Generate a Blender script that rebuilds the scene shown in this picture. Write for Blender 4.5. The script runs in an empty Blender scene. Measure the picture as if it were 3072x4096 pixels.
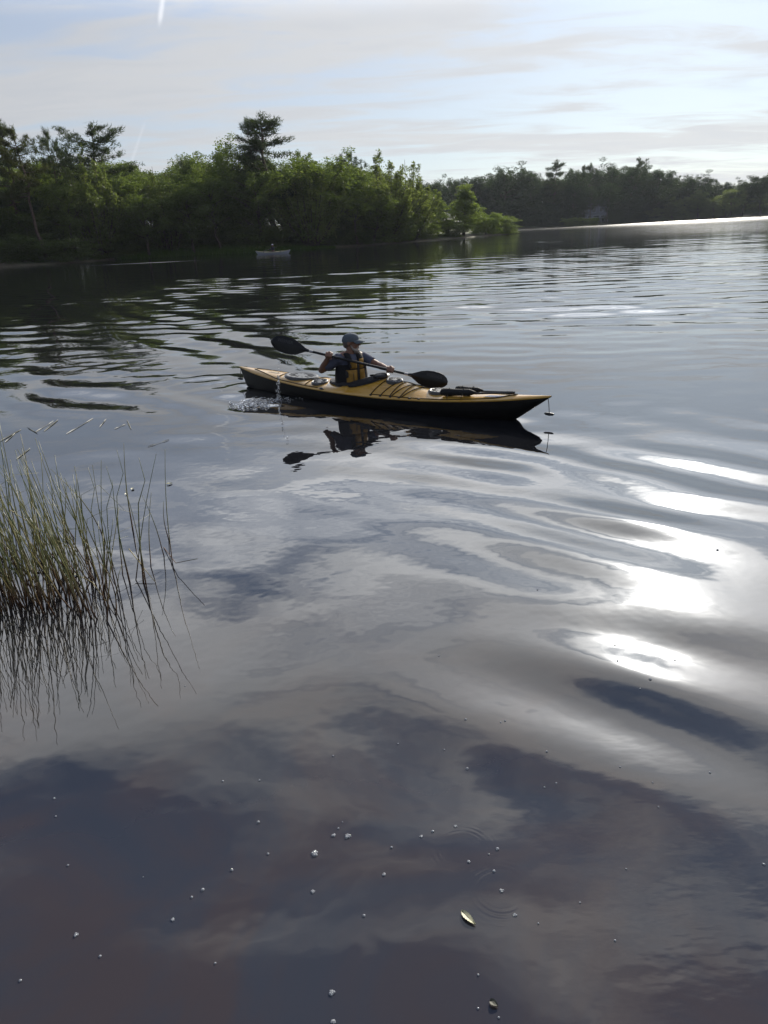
import bpy, bmesh, math, random
import numpy as np
from mathutils import Vector, Matrix

random.seed(7)
RNG = np.random.default_rng(11)
sc = bpy.context.scene
R = math.radians

# ------------------------------------------------------------------ camera
CAM_H, FPX, PW, PH = 1.95, 2950.0, 3072.0, 4096.0
ROLL = math.atan(0.05)
PITCH = R(20.952)
cd = bpy.data.cameras.new('camera')
cam = bpy.data.objects.new('camera', cd)
sc.collection.objects.link(cam)
sc.camera = cam
cd.sensor_fit = 'VERTICAL'
cd.sensor_height = 36.0
cd.sensor_width = 27.0
cd.lens = 36.0 * FPX / PH
cd.clip_start, cd.clip_end = 0.05, 5000.0
fwd = Vector((0, math.cos(PITCH), -math.sin(PITCH)))
rgt = Vector((1, 0, 0))
upv = rgt.cross(fwd)
r2 = rgt * math.cos(ROLL) - upv * math.sin(ROLL)
u2 = upv * math.cos(ROLL) + rgt * math.sin(ROLL)
cam.matrix_world = Matrix(((r2.x, u2.x, -fwd.x, 0), (r2.y, u2.y, -fwd.y, 0), (r2.z, u2.z, -fwd.z, CAM_H), (0, 0, 0, 1)))

# ------------------------------------------------------------------ exposure, light, sky
sc.view_settings.view_transform = 'Standard'
sc.view_settings.look = 'None'
sc.view_settings.exposure = 0.42
sc.view_settings.gamma = 1.0
sc.view_settings.use_curve_mapping = False
sc.cycles.use_denoising = True
sc.cycles.max_bounces = 8
sc.cycles.transparent_max_bounces = 12
sc.cycles.sample_clamp_indirect = 6.0
sc.cycles.caustics_reflective = False
sc.cycles.caustics_refractive = False

SUN_EL, SUN_AZ = R(26.0), R(22.5)          # azimuth measured from +Y towards +X
SUN_DIR = Vector((math.cos(SUN_EL) * math.sin(SUN_AZ), math.cos(SUN_EL) * math.cos(SUN_AZ), math.sin(SUN_EL)))
sd = bpy.data.lights.new('sun', 'SUN')
sd.energy = 4.6
sd.angle = R(0.55)
sd.color = (1.0, 0.93, 0.82)
sun = bpy.data.objects.new('sun', sd)
sc.collection.objects.link(sun)
sun.rotation_euler = SUN_DIR.to_track_quat('Z', 'Y').to_euler()
sun.location = (20, 50, 40)

world = bpy.data.worlds.new('World')
sc.world = world
world.use_nodes = True
SKY_STRENGTH = 0.085


class NT:
    """tiny node-tree writer"""
    def __init__(s, tree):
        s.t = tree
        tree.nodes.clear()
    def n(s, typ, **kw):
        nd = s.t.nodes.new(typ)
        for k, v in kw.items():
            if k.startswith('i_'):
                key = k[2:]
                nd.inputs[int(key) if key.isdigit() else key.replace('_', ' ')].default_value = v
            else:
                setattr(nd, k, v)
        return nd
    def l(s, a, b):
        s.t.links.new(a, b)
    def math(s, op, a, b=None, c=None, clamp=False):
        nd = s.t.nodes.new('ShaderNodeMath')
        nd.operation = op
        nd.use_clamp = clamp
        for i, v in enumerate((a, b, c)):
            if v is None:
                continue
            if isinstance(v, (int, float)):
                nd.inputs[i].default_value = v
            else:
                s.l(v, nd.inputs[i])
        return nd.outputs[0]
    def vmath(s, op, a, b=None):
        nd = s.t.nodes.new('ShaderNodeVectorMath')
        nd.operation = op
        for i, v in enumerate((a, b)):
            if v is None:
                continue
            if isinstance(v, (tuple, list)):
                nd.inputs[i].default_value = v
            else:
                s.l(v, nd.inputs[i])
        return nd
    def mix(s, f, a, b, typ='RGBA', blend='MIX'):
        nd = s.t.nodes.new('ShaderNodeMix')
        nd.data_type = typ
        nd.blend_type = blend
        ins = [i for i in nd.inputs if i.enabled]
        for sock, v in zip(ins, (f, a, b)):
            if isinstance(v, (int, float)):
                sock.default_value = v
            elif isinstance(v, (tuple, list)):
                sock.default_value = v if len(v) == 4 else (*v, 1)
            else:
                s.l(v, sock)
        return [o for o in nd.outputs if o.enabled][0]
    def ramp(s, fac, stops, interp='LINEAR'):
        nd = s.t.nodes.new('ShaderNodeValToRGB')
        cr = nd.color_ramp
        cr.interpolation = interp
        while len(cr.elements) < len(stops):
            cr.elements.new(0.5)
        for e, (p, c) in zip(cr.elements, stops):
            e.position = p
            e.color = c if len(c) == 4 else (*c, 1)
        s.l(fac, nd.inputs[0])
        return nd.outputs[0]
    def smooth(s, v, a, b):
        nd = s.t.nodes.new('ShaderNodeMapRange')
        nd.interpolation_type = 'SMOOTHSTEP'
        nd.inputs[1].default_value, nd.inputs[2].default_value = a, b
        s.l(v, nd.inputs[0])
        return nd.outputs[0]


def build_world():
    w = NT(world.node_tree)
    tc = w.n('ShaderNodeTexCoord')
    d = w.vmath('NORMALIZE', tc.outputs['Generated']).outputs[0]
    sky = w.n('ShaderNodeTexSky', sky_type='NISHITA', sun_disc=False, sun_elevation=SUN_EL, sun_rotation=SUN_AZ,
              air_density=1.0, dust_density=0.7, ozone_density=1.2, altitude=50)
    sep = w.n('ShaderNodeSeparateXYZ')
    w.l(d, sep.inputs[0])
    z = w.math('MAXIMUM', sep.outputs[2], 0.0)
    den = w.math('ADD', z, 0.10)
    comb = w.n('ShaderNodeCombineXYZ')
    w.l(w.math('DIVIDE', sep.outputs[0], den), comb.inputs[0])
    w.l(w.math('DIVIDE', sep.outputs[1], den), comb.inputs[1])
    # a layer of thin cloud drawn out along one wind direction
    mp = w.n('ShaderNodeMapping')
    mp.inputs['Rotation'].default_value = (0, 0, R(-14))
    mp.inputs['Scale'].default_value = (0.40, 1.05, 1.0)
    mp.inputs['Location'].default_value = (3.3, 1.2, 0.0)
    w.l(comb.outputs[0], mp.inputs['Vector'])
    n1 = w.n('ShaderNodeTexNoise', i_Scale=0.9, i_Detail=7.0, i_Roughness=0.52, i_Distortion=0.45)
    w.l(mp.outputs[0], n1.inputs['Vector'])
    n2 = w.n('ShaderNodeTexNoise', i_Scale=3.9, i_Detail=7.0, i_Roughness=0.58, i_Distortion=0.7)
    w.l(mp.outputs[0], n2.inputs['Vector'])
    cov = w.math('ADD', w.math('MULTIPLY', n1.outputs[0], 0.62), w.math('MULTIPLY', n2.outputs[0], 0.38))
    cover = w.smooth(cov, 0.435, 0.575)
    high = w.smooth(sep.outputs[2], 0.16, 0.50)
    floor_ = w.math('MULTIPLY', w.math('SUBTRACT', 1.0, high), 0.62)
    cover = w.math('ADD', w.math('MULTIPLY', cover, w.math('SUBTRACT', 0.95, floor_)), floor_)
    # forward scattering of the thin cloud round the sun
    dot = w.vmath('DOT_PRODUCT', d, tuple(SUN_DIR)).outputs['Value']
    ang = w.math('ARCCOSINE', w.math('MINIMUM', dot, 1.0))
    def lobe(width, amp):
        q = w.math('DIVIDE', ang, R(width))
        return w.math('MULTIPLY', w.math('EXPONENT', w.math('MULTIPLY', w.math('MULTIPLY', q, q), -1.0)), amp)
    def lobe1(width, amp):
        q = w.math('DIVIDE', ang, R(width))
        return w.math('MULTIPLY', w.math('EXPONENT', w.math('MULTIPLY', q, -1.0)), amp)
    glow = w.math('ADD', lobe(1.7, 16.0), w.math('ADD', lobe(4.2, 1.1), lobe1(58.0, 0.39)))
    # thick parts of the cloud are greyer
    thick = w.smooth(n2.outputs[0], 0.46, 0.66)
    base = w.mix(thick, (0.270, 0.278, 0.296), (0.245, 0.258, 0.286))
    warm = w.n('ShaderNodeCombineXYZ')
    for i, k in enumerate((1.0, 0.985, 0.945)):
        w.l(w.math('MULTIPLY', glow, k), warm.inputs[i])
    cloud = w.mix(1.0, base, warm.outputs[0], blend='ADD')
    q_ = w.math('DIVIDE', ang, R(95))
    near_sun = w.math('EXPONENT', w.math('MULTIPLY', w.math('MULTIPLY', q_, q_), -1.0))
    # extra sky glow added above the view, strongest sunward, to brighten the water reflections
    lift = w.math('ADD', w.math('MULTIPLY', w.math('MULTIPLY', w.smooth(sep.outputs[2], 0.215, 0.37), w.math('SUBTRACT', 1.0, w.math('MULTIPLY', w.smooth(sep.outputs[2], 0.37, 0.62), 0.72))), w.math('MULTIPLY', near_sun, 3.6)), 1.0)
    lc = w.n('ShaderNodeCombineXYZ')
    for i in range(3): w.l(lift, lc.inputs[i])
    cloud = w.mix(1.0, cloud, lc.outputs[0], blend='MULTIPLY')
    # small dark cloud tatters
    n3 = w.n('ShaderNodeTexNoise', i_Scale=3.4, i_Detail=5.0, i_Roughness=0.6)
    mp3 = w.n('ShaderNodeMapping')
    mp3.inputs['Location'].default_value = (1.7, 0.3, 0.0)
    mp3.inputs['Scale'].default_value = (0.8, 1.6, 1.0)
    w.l(comb.outputs[0], mp3.inputs['Vector'])
    w.l(mp3.outputs[0], n3.inputs['Vector'])
    cloud = w.mix(w.math('MULTIPLY', w.smooth(n3.outputs[0], 0.66, 0.76), 0.35), cloud, (0.36, 0.41, 0.52))
    # sky blue scaled into display units
    skyc = w.mix(1.0, sky.outputs[0], (SKY_STRENGTH * 0.52, SKY_STRENGTH * 0.70, SKY_STRENGTH * 0.94), blend='MULTIPLY')
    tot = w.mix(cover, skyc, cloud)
    # two old contrails: narrow streaks along great circles
    def trail(p0, p1, width, amp, tot):
        a, b = Vector(p0).normalized(), Vector(p1).normalized()
        nrm = a.cross(b).normalized()
        mid = ((a + b) / 2).normalized()
        half = math.acos(a.dot(mid))
        dist = w.math('ABSOLUTE', w.vmath('DOT_PRODUCT', d, tuple(nrm)).outputs['Value'])
        nz = w.n('ShaderNodeTexNoise', i_Scale=60.0, i_Detail=3.0)
        w.l(d, nz.inputs['Vector'])
        dist = w.math('ADD', dist, w.math('MULTIPLY', w.math('SUBTRACT', nz.outputs[0], 0.5), width * 0.9))
        m = w.math('SUBTRACT', 1.0, w.smooth(w.math('ABSOLUTE', dist), 0.0, width))
        along = w.math('ARCCOSINE', w.math('MINIMUM', w.vmath('DOT_PRODUCT', d, tuple(mid)).outputs['Value'], 1.0))
        m = w.math('MULTIPLY', m, w.math('SUBTRACT', 1.0, w.smooth(along, half * 0.5, half)))
        return w.mix(w.math('MULTIPLY', m, amp), tot, (0.86, 0.87, 0.90))
    tot = trail(tuple(ray(670, -130)), tuple(ray(634, 120)), 0.0042, 0.5, tot)
    tot = trail(tuple(ray(586, 470)), tuple(ray(508, 700)), 0.0026, 0.10, tot)
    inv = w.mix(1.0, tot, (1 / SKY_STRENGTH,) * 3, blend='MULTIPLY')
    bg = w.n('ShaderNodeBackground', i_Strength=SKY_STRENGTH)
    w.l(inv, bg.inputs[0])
    out = w.n('ShaderNodeOutputWorld')
    w.l(bg.outputs[0], out.inputs[0])


# photograph pixel -> direction / point in the place (used to survey where things stand)
def ray(x, y):
    u, v = x - PW / 2, y - PH / 2
    U = u * math.cos(ROLL) - v * math.sin(ROLL)
    V = u * math.sin(ROLL) + v * math.cos(ROLL)
    return Vector((U, FPX * math.cos(PITCH) - V * math.sin(PITCH), -FPX * math.sin(PITCH) - V * math.cos(PITCH))).normalized()
def at(x, y, z=0.0):
    d = ray(x, y)
    return Vector((0, 0, CAM_H)) + d * ((z - CAM_H) / d.z)
def atY(x, y, Y):
    d = ray(x, y)
    return Vector((0, 0, CAM_H)) + d * (Y / d.y)

build_world()

# ------------------------------------------------------------------ helpers
def tag(o, label=None, cat=None, group=None, kind=None):
    if label: o['label'] = label
    if cat: o['category'] = cat
    if group: o['group'] = group
    if kind: o['kind'] = kind
    return o

def link(name, mesh, mat=None, parent=None, loc=None):
    o = bpy.data.objects.new(name, mesh)
    sc.collection.objects.link(o)
    if mat is not None and mesh is not None and len(mesh.materials) == 0:
        mesh.materials.append(mat)
    if parent is not None: o.parent = parent
    if loc is not None: o.location = loc
    return o

def empty(name, loc=(0, 0, 0), rz=0.0):
    o = bpy.data.objects.new(name, None)
    sc.collection.objects.link(o)
    o.location = loc
    o.rotation_euler = (0, 0, rz)
    o.empty_display_size = 0.2
    return o

def np_mesh(name, verts, faces, smooth=False):
    """verts (n,3), faces (m,k) arrays with a constant k"""
    verts = np.asarray(verts, np.float32)
    faces = np.asarray(faces, np.int32)
    m = bpy.data.meshes.new(name)
    m.vertices.add(len(verts))
    m.vertices.foreach_set('co', verts.ravel())
    k = faces.shape[1]
    m.loops.add(faces.size)
    m.loops.foreach_set('vertex_index', faces.ravel())
    m.polygons.add(len(faces))
    m.polygons.foreach_set('loop_start', np.arange(0, faces.size, k, dtype=np.int32))
    if smooth:
        m.polygons.foreach_set('use_smooth', np.ones(len(faces), bool))
    m.update(calc_edges=True)
    return m

class B:
    """collects shapes, links them as ONE mesh object"""
    def __init__(s):
        s.v, s.f = [], []
    def add(s, vs, fs):
        o = len(s.v)
        s.v += [tuple(p) for p in vs]
        s.f += [tuple(i + o for i in f) for f in fs]
        return s
    def box(s, c, size, rot=None):
        M = rot or Matrix.Identity(3)
        hx, hy, hz = size[0] / 2, size[1] / 2, size[2] / 2
        vs = [Vector(c) + M @ Vector((x * hx, y * hy, z * hz)) for x in (-1, 1) for y in (-1, 1) for z in (-1, 1)]
        return s.add(vs, [(0, 1, 3, 2), (4, 6, 7, 5), (0, 4, 5, 1), (2, 3, 7, 6), (0, 2, 6, 4), (1, 5, 7, 3)])
    def tube(s, pts, rad, n=8, caps=True, flat=1.0, upref=None):
        pts = [Vector(p) for p in pts]
        if isinstance(rad, (int, float)): rad = [rad] * len(pts)
        vs, fs = [], []
        ref = Vector(upref) if upref else Vector((0, 0, 1))
        prev = None
        for i, p in enumerate(pts):
            t = (pts[min(i + 1, len(pts) - 1)] - pts[max(i - 1, 0)]).normalized()
            if prev is None:
                a = t.cross(ref)
                if a.length < 1e-3: a = t.cross(Vector((1, 0, 0)))
                a.normalize()
            else:
                a = (prev - t * prev.dot(t)).normalized()
            prev = a
            b = t.cross(a)
            for k in range(n):
                q = 2 * math.pi * k / n
                vs.append(p + a * (math.cos(q) * rad[i]) + b * (math.sin(q) * rad[i] * flat))
        for i in range(len(pts) - 1):
            for k in range(n):
                fs.append((i * n + k, i * n + (k + 1) % n, (i + 1) * n + (k + 1) % n, (i + 1) * n + k))
        if caps:
            fs.append(tuple(range(n - 1, -1, -1)))
            fs.append(tuple((len(pts) - 1) * n + k for k in range(n)))
        return s.add(vs, fs)
    def ell(s, c, r, rot=None, nu=12, nv=8, zmin=-1.0):
        M = rot or Matrix.Identity(3)
        vs, fs = [], []
        a0 = math.asin(zmin)
        for j in range(nv + 1):
            a = a0 + (math.pi / 2 - a0) * j / nv
            for i in range(nu):
                q = 2 * math.pi * i / nu
                p = Vector((math.cos(a) * math.cos(q) * r[0], math.cos(a) * math.sin(q) * r[1], math.sin(a) * r[2]))
                vs.append(Vector(c) + M @ p)
        for j in range(nv):
            for i in range(nu):
                fs.append((j * nu + i, j * nu + (i + 1) % nu, (j + 1) * nu + (i + 1) % nu, (j + 1) * nu + i))
        return s.add(vs, fs)
    def lathe(s, c, prof, n=24, sx=1.0, sy=1.0, rot=None):
        M = rot or Matrix.Identity(3)
        vs, fs = [], []
        for (r, z) in prof:
            for i in range(n):
                q = 2 * math.pi * i / n
                vs.append(Vector(c) + M @ Vector((r * sx * math.cos(q), r * sy * math.sin(q), z)))
        for j in range(len(prof) - 1):
            for i in range(n):
                fs.append((j * n + i, j * n + (i + 1) % n, (j + 1) * n + (i + 1) % n, (j + 1) * n + i))
        fs.append(tuple(range(n - 1, -1, -1)))
        fs.append(tuple((len(prof) - 1) * n + k for k in range(n)))
        return s.add(vs, fs)
    def grid(s, rows, close=False):
        n = len(rows[0])
        vs = [p for r in rows for p in r]
        fs = []
        for j in range(len(rows) - 1):
            for i in range(n if close else n - 1):
                k = (i + 1) % n
                fs.append((j * n + i, j * n + k, (j + 1) * n + k, (j + 1) * n + i))
        return s.add(vs, fs)
    def mesh(s, name, smooth=True):
        m = bpy.data.meshes.new(name)
        m.from_pydata(s.v, [], s.f)
        if smooth:
            m.polygons.foreach_set('use_smooth', np.ones(len(m.polygons), bool))
        m.update()
        return m
    def build(s, name, mat, parent=None, smooth=True, loc=None, sharp=40):
        m = s.mesh(name, smooth)
        if smooth:
            bm = bmesh.new()
            bm.from_mesh(m)
            bmesh.ops.recalc_face_normals(bm, faces=bm.faces)
            lim = R(sharp)
            for e in bm.edges:
                if len(e.link_faces) == 2 and e.calc_face_angle(0) > lim:
                    e.smooth = False
            bm.to_mesh(m)
            bm.free()
        return link(name, m, mat, parent, loc)

# ------------------------------------------------------------------ materials
def mat_plain(name, col, rough=0.5, spec=0.5, var=0.15, scale=30.0, bump=0.0, metallic=0.0, coat=0.0):
    m = bpy.data.materials.new(name)
    m.use_nodes = True
    w = NT(m.node_tree)
    tc = w.n('ShaderNodeTexCoord')
    nz = w.n('ShaderNodeTexNoise', i_Scale=scale, i_Detail=5.0, i_Roughness=0.6)
    w.l(tc.outputs['Object'], nz.inputs['Vector'])
    lo = tuple(c * (1 - var) for c in col)
    hi = tuple(min(1, c * (1 + var)) for c in col)
    c = w.mix(w.smooth(nz.outputs[0], 0.3, 0.7), lo, hi)
    p = w.n('ShaderNodeBsdfPrincipled', i_Roughness=rough, i_Metallic=metallic)
    p.inputs['Specular IOR Level'].default_value = spec
    p.inputs['Coat Weight'].default_value = coat
    w.l(c, p.inputs['Base Color'])
    if bump:
        bp = w.n('ShaderNodeBump', i_Strength=1.0, i_Distance=bump)
        w.l(nz.outputs[0], bp.inputs['Height'])
        w.l(bp.outputs[0], p.inputs['Normal'])
    o = w.n('ShaderNodeOutputMaterial')
    w.l(p.outputs[0], o.inputs[0])
    return m

def mat_leaf(name, col, col2, trans=0.45, gloss=0.06):
    """thin leaves: diffuse + light through the leaf, each leaf and each tree a little different"""
    m = bpy.data.materials.new(name)
    m.use_nodes = True
    w = NT(m.node_tree)
    geo = w.n('ShaderNodeNewGeometry')
    oi = w.n('ShaderNodeObjectInfo')
    tc = w.n('ShaderNodeTexCoord')
    nz = w.n('ShaderNodeTexNoise', i_Scale=0.55, i_Detail=3.0)
    w.l(tc.outputs['Object'], nz.inputs['Vector'])
    f = w.math('ADD', w.math('MULTIPLY', geo.outputs['Random Per Island'], 0.32),
               w.math('ADD', w.math('MULTIPLY', w.smooth(nz.outputs[0], 0.35, 0.65), 0.30), w.math('MULTIPLY', oi.outputs['Random'], 0.50)))
    c = w.mix(f, col, col2)
    df = w.n('ShaderNodeBsdfDiffuse')
    tr = w.n('ShaderNodeBsdfTranslucent')
    w.l(c, df.inputs[0])
    ct = w.mix(1.0, c, (1.15, 1.25, 0.55), blend='MULTIPLY')
    w.l(ct, tr.inputs[0])
    ms = w.n('ShaderNodeMixShader', i_0=trans)
    w.l(df.outputs[0], ms.inputs[1])
    w.l(tr.outputs[0], ms.inputs[2])
    gl = w.n('ShaderNodeBsdfGlossy', i_Roughness=0.45)
    gl.inputs[0].default_value = (0.5, 0.5, 0.5, 1)
    lw = w.n('ShaderNodeFresnel', i_IOR=1.4)
    ms2 = w.n('ShaderNodeMixShader')
    w.l(w.math('MULTIPLY', lw.outputs[0], gloss), ms2.inputs[0])
    w.l(ms.outputs[0], ms2.inputs[1])
    w.l(gl.outputs[0], ms2.inputs[2])
    o = w.n('ShaderNodeOutputMaterial')
    w.l(ms2.outputs[0], o.inputs[0])
    return m

M_BARK = mat_plain('bark', (0.075, 0.060, 0.048), 0.9, 0.2, 0.4, 6.0, 0.02)
M_PINEBARK = mat_plain('pine_bark', (0.085, 0.062, 0.05), 0.9, 0.2, 0.4, 6.0, 0.02)
M_PALEBARK = mat_plain('pale_bark', (0.20, 0.185, 0.165), 0.9, 0.2, 0.4, 6.0, 0.02)
M_LEAF = {
    'dark': mat_leaf('leaf_dark', (0.062, 0.086, 0.032), (0.112, 0.142, 0.054), 0.50),
    'mid': mat_leaf('leaf_mid', (0.082, 0.112, 0.036), (0.145, 0.178, 0.062), 0.52),
    'light': mat_leaf('leaf_light', (0.095, 0.130, 0.034), (0.170, 0.210, 0.066), 0.55),
    'willow': mat_leaf('leaf_willow', (0.090, 0.115, 0.044), (0.160, 0.185, 0.078), 0.52),
    'pine': mat_leaf('pine_needles', (0.032, 0.048, 0.024), (0.062, 0.080, 0.040), 0.35, 0.05),
    'pinewarm': mat_leaf('pine_needles_warm', (0.046, 0.054, 0.020), (0.088, 0.090, 0.036), 0.35, 0.05),
    'far': mat_leaf('leaf_far', (0.020, 0.034, 0.018), (0.042, 0.062, 0.028), 0.42),
    'marsh': mat_leaf('marsh_grass', (0.045, 0.085, 0.018), (0.090, 0.140, 0.030), 0.45),
}

# ------------------------------------------------------------------ ground
def smoothstep(a, b, x):
    t = np.clip((x - a) / (b - a), 0, 1)
    return t * t * (3 - 2 * t)

def mat_ground():
    m = bpy.data.materials.new('forest_floor')
    m.use_nodes = True
    w = NT(m.node_tree)
    geo = w.n('ShaderNodeNewGeometry')
    n1 = w.n('ShaderNodeTexNoise', i_Scale=0.35, i_Detail=8.0, i_Roughness=0.65)
    w.l(geo.outputs['Position'], n1.inputs['Vector'])
    n2 = w.n('ShaderNodeTexNoise', i_Scale=4.0, i_Detail=6.0)
    w.l(geo.outputs['Position'], n2.inputs['Vector'])
    c = w.mix(w.smooth(n1.outputs[0], 0.4, 0.6), (0.060, 0.046, 0.030), (0.040, 0.060, 0.018))
    sep = w.n('ShaderNodeSeparateXYZ')
    w.l(geo.outputs['Position'], sep.inputs[0])
    sandy = w.math('MULTIPLY', w.math('SUBTRACT', 1.0, w.smooth(sep.outputs[2], 0.10, 0.32)), w.smooth(n1.outputs[0], 0.35, 0.6))
    c = w.mix(w.math('MULTIPLY', sandy, 0.5), c, (0.15, 0.12, 0.09))
    p = w.n('ShaderNodeBsdfPrincipled', i_Roughness=0.95)
    w.l(c, p.inputs['Base Color'])
    bp = w.n('ShaderNodeBump', i_Strength=1.0, i_Distance=0.15)
    w.l(n2.outputs[0], bp.inputs['Height'])
    w.l(bp.outputs[0], p.inputs['Normal'])
    o = w.n('ShaderNodeOutputMaterial')
    w.l(p.outputs[0], o.inputs[0])
    return m
M_GROUND = mat_ground()

# waterlines, surveyed
SHORE_A = [(-260, 40), (-150, 62), (-90, 74), (-58, 81), (-40.7, 86), (-34.6, 88), (-31.5, 96), (-22.9, 99.0), (-14.8, 97.5), (-6, 102), (0.6, 105.5), (6.5, 114), (12.5, 123.4), (19.5, 136), (26.6, 147), (27.5, 151), (24, 158), (10, 168), (-20, 180)]
SHORE_B = [(-320, 195), (-200, 210), (-60, 235), (0, 246), (40, 243), (60, 246), (88, 272), (122, 290), (138, 272), (190, 262), (300, 225), (420, 150)]
def resample(pts, step):
    P = np.array(pts, float)
    d = np.r_[0, np.cumsum(np.linalg.norm(np.diff(P, axis=0), axis=1))]
    s = np.arange(0, d[-1], step)
    return np.stack([np.interp(s, d, P[:, 0]), np.interp(s, d, P[:, 1])], 1)

PROFILE = [(-6, -1.2), (0, -0.02), (0.5, 0.10), (2.5, 0.35), (6, 0.7), (14, 1.2), (40, 2.2), (110, 4.0), (300, 8.0), (900, 14.0), (2200, 22.0)]
def bank(name, pts, centre):
    """one sheet of land that climbs away from its waterline"""
    P = resample(pts, 3.0)
    T = np.gradient(P, axis=0)
    T /= np.linalg.norm(T, axis=1)[:, None]
    N = np.stack([-T[:, 1], T[:, 0]], 1)
    rows = []
    wob = RNG.normal(0, 1, len(P))
    wob = np.convolve(wob, np.ones(5) / 5, 'same') * 0.8
    for j, (off, z) in enumerate(PROFILE):
        k = min(1.0, max(0.0, off / 40))
        base = P + N * min(off, 6) + (np.array(centre) * max(off - 6, 0))
        base = base + N * (wob * (1 if 0 <= off < 14 else 0.2))[:, None]
        zz = z + (RNG.normal(0, 0.05, len(P)) if off > 1 else 0)
        rows.append(np.c_[base, np.full(len(P), z) if np.isscalar(zz) else zz])
    V = np.concatenate(rows)
    n = len(P)
    i = np.arange(n - 1)
    F = np.concatenate([np.stack([j * n + i, j * n + i + 1, (j + 1) * n + i + 1, (j + 1) * n + i], 1) for j in range(len(PROFILE) - 1)])
    o = link(name, np_mesh(name, V, F, True), M_GROUND)
    tag(o, kind='structure')
    return o
# the peninsula closes on its own far side, the far bank runs on to the horizon
PROFILE_FAR = PROFILE
PROFILE = [(-5, -1.2), (0, -0.02), (0.5, 0.10), (2.5, 0.35), (6, 0.7), (10, 0.95), (16, 1.2), (30, 1.6), (62, 2.4)]
bank('ground', SHORE_A[:15], (-0.25, 0.97))
PROFILE = PROFILE_FAR
bank('far_shore', SHORE_B, (0.0, 1.0))
def shoreY(x, pts):
    P = np.array(pts)
    return float(np.interp(x, P[:, 0], P[:, 1]))

# ------------------------------------------------------------------ water
KL, KANG = 4.688, R(-38.94)
KC = np.array([-0.072, 8.842])
KU = np.array([math.cos(KANG), math.sin(KANG)])
KLAT = np.array([-KU[1], KU[0]])

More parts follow.
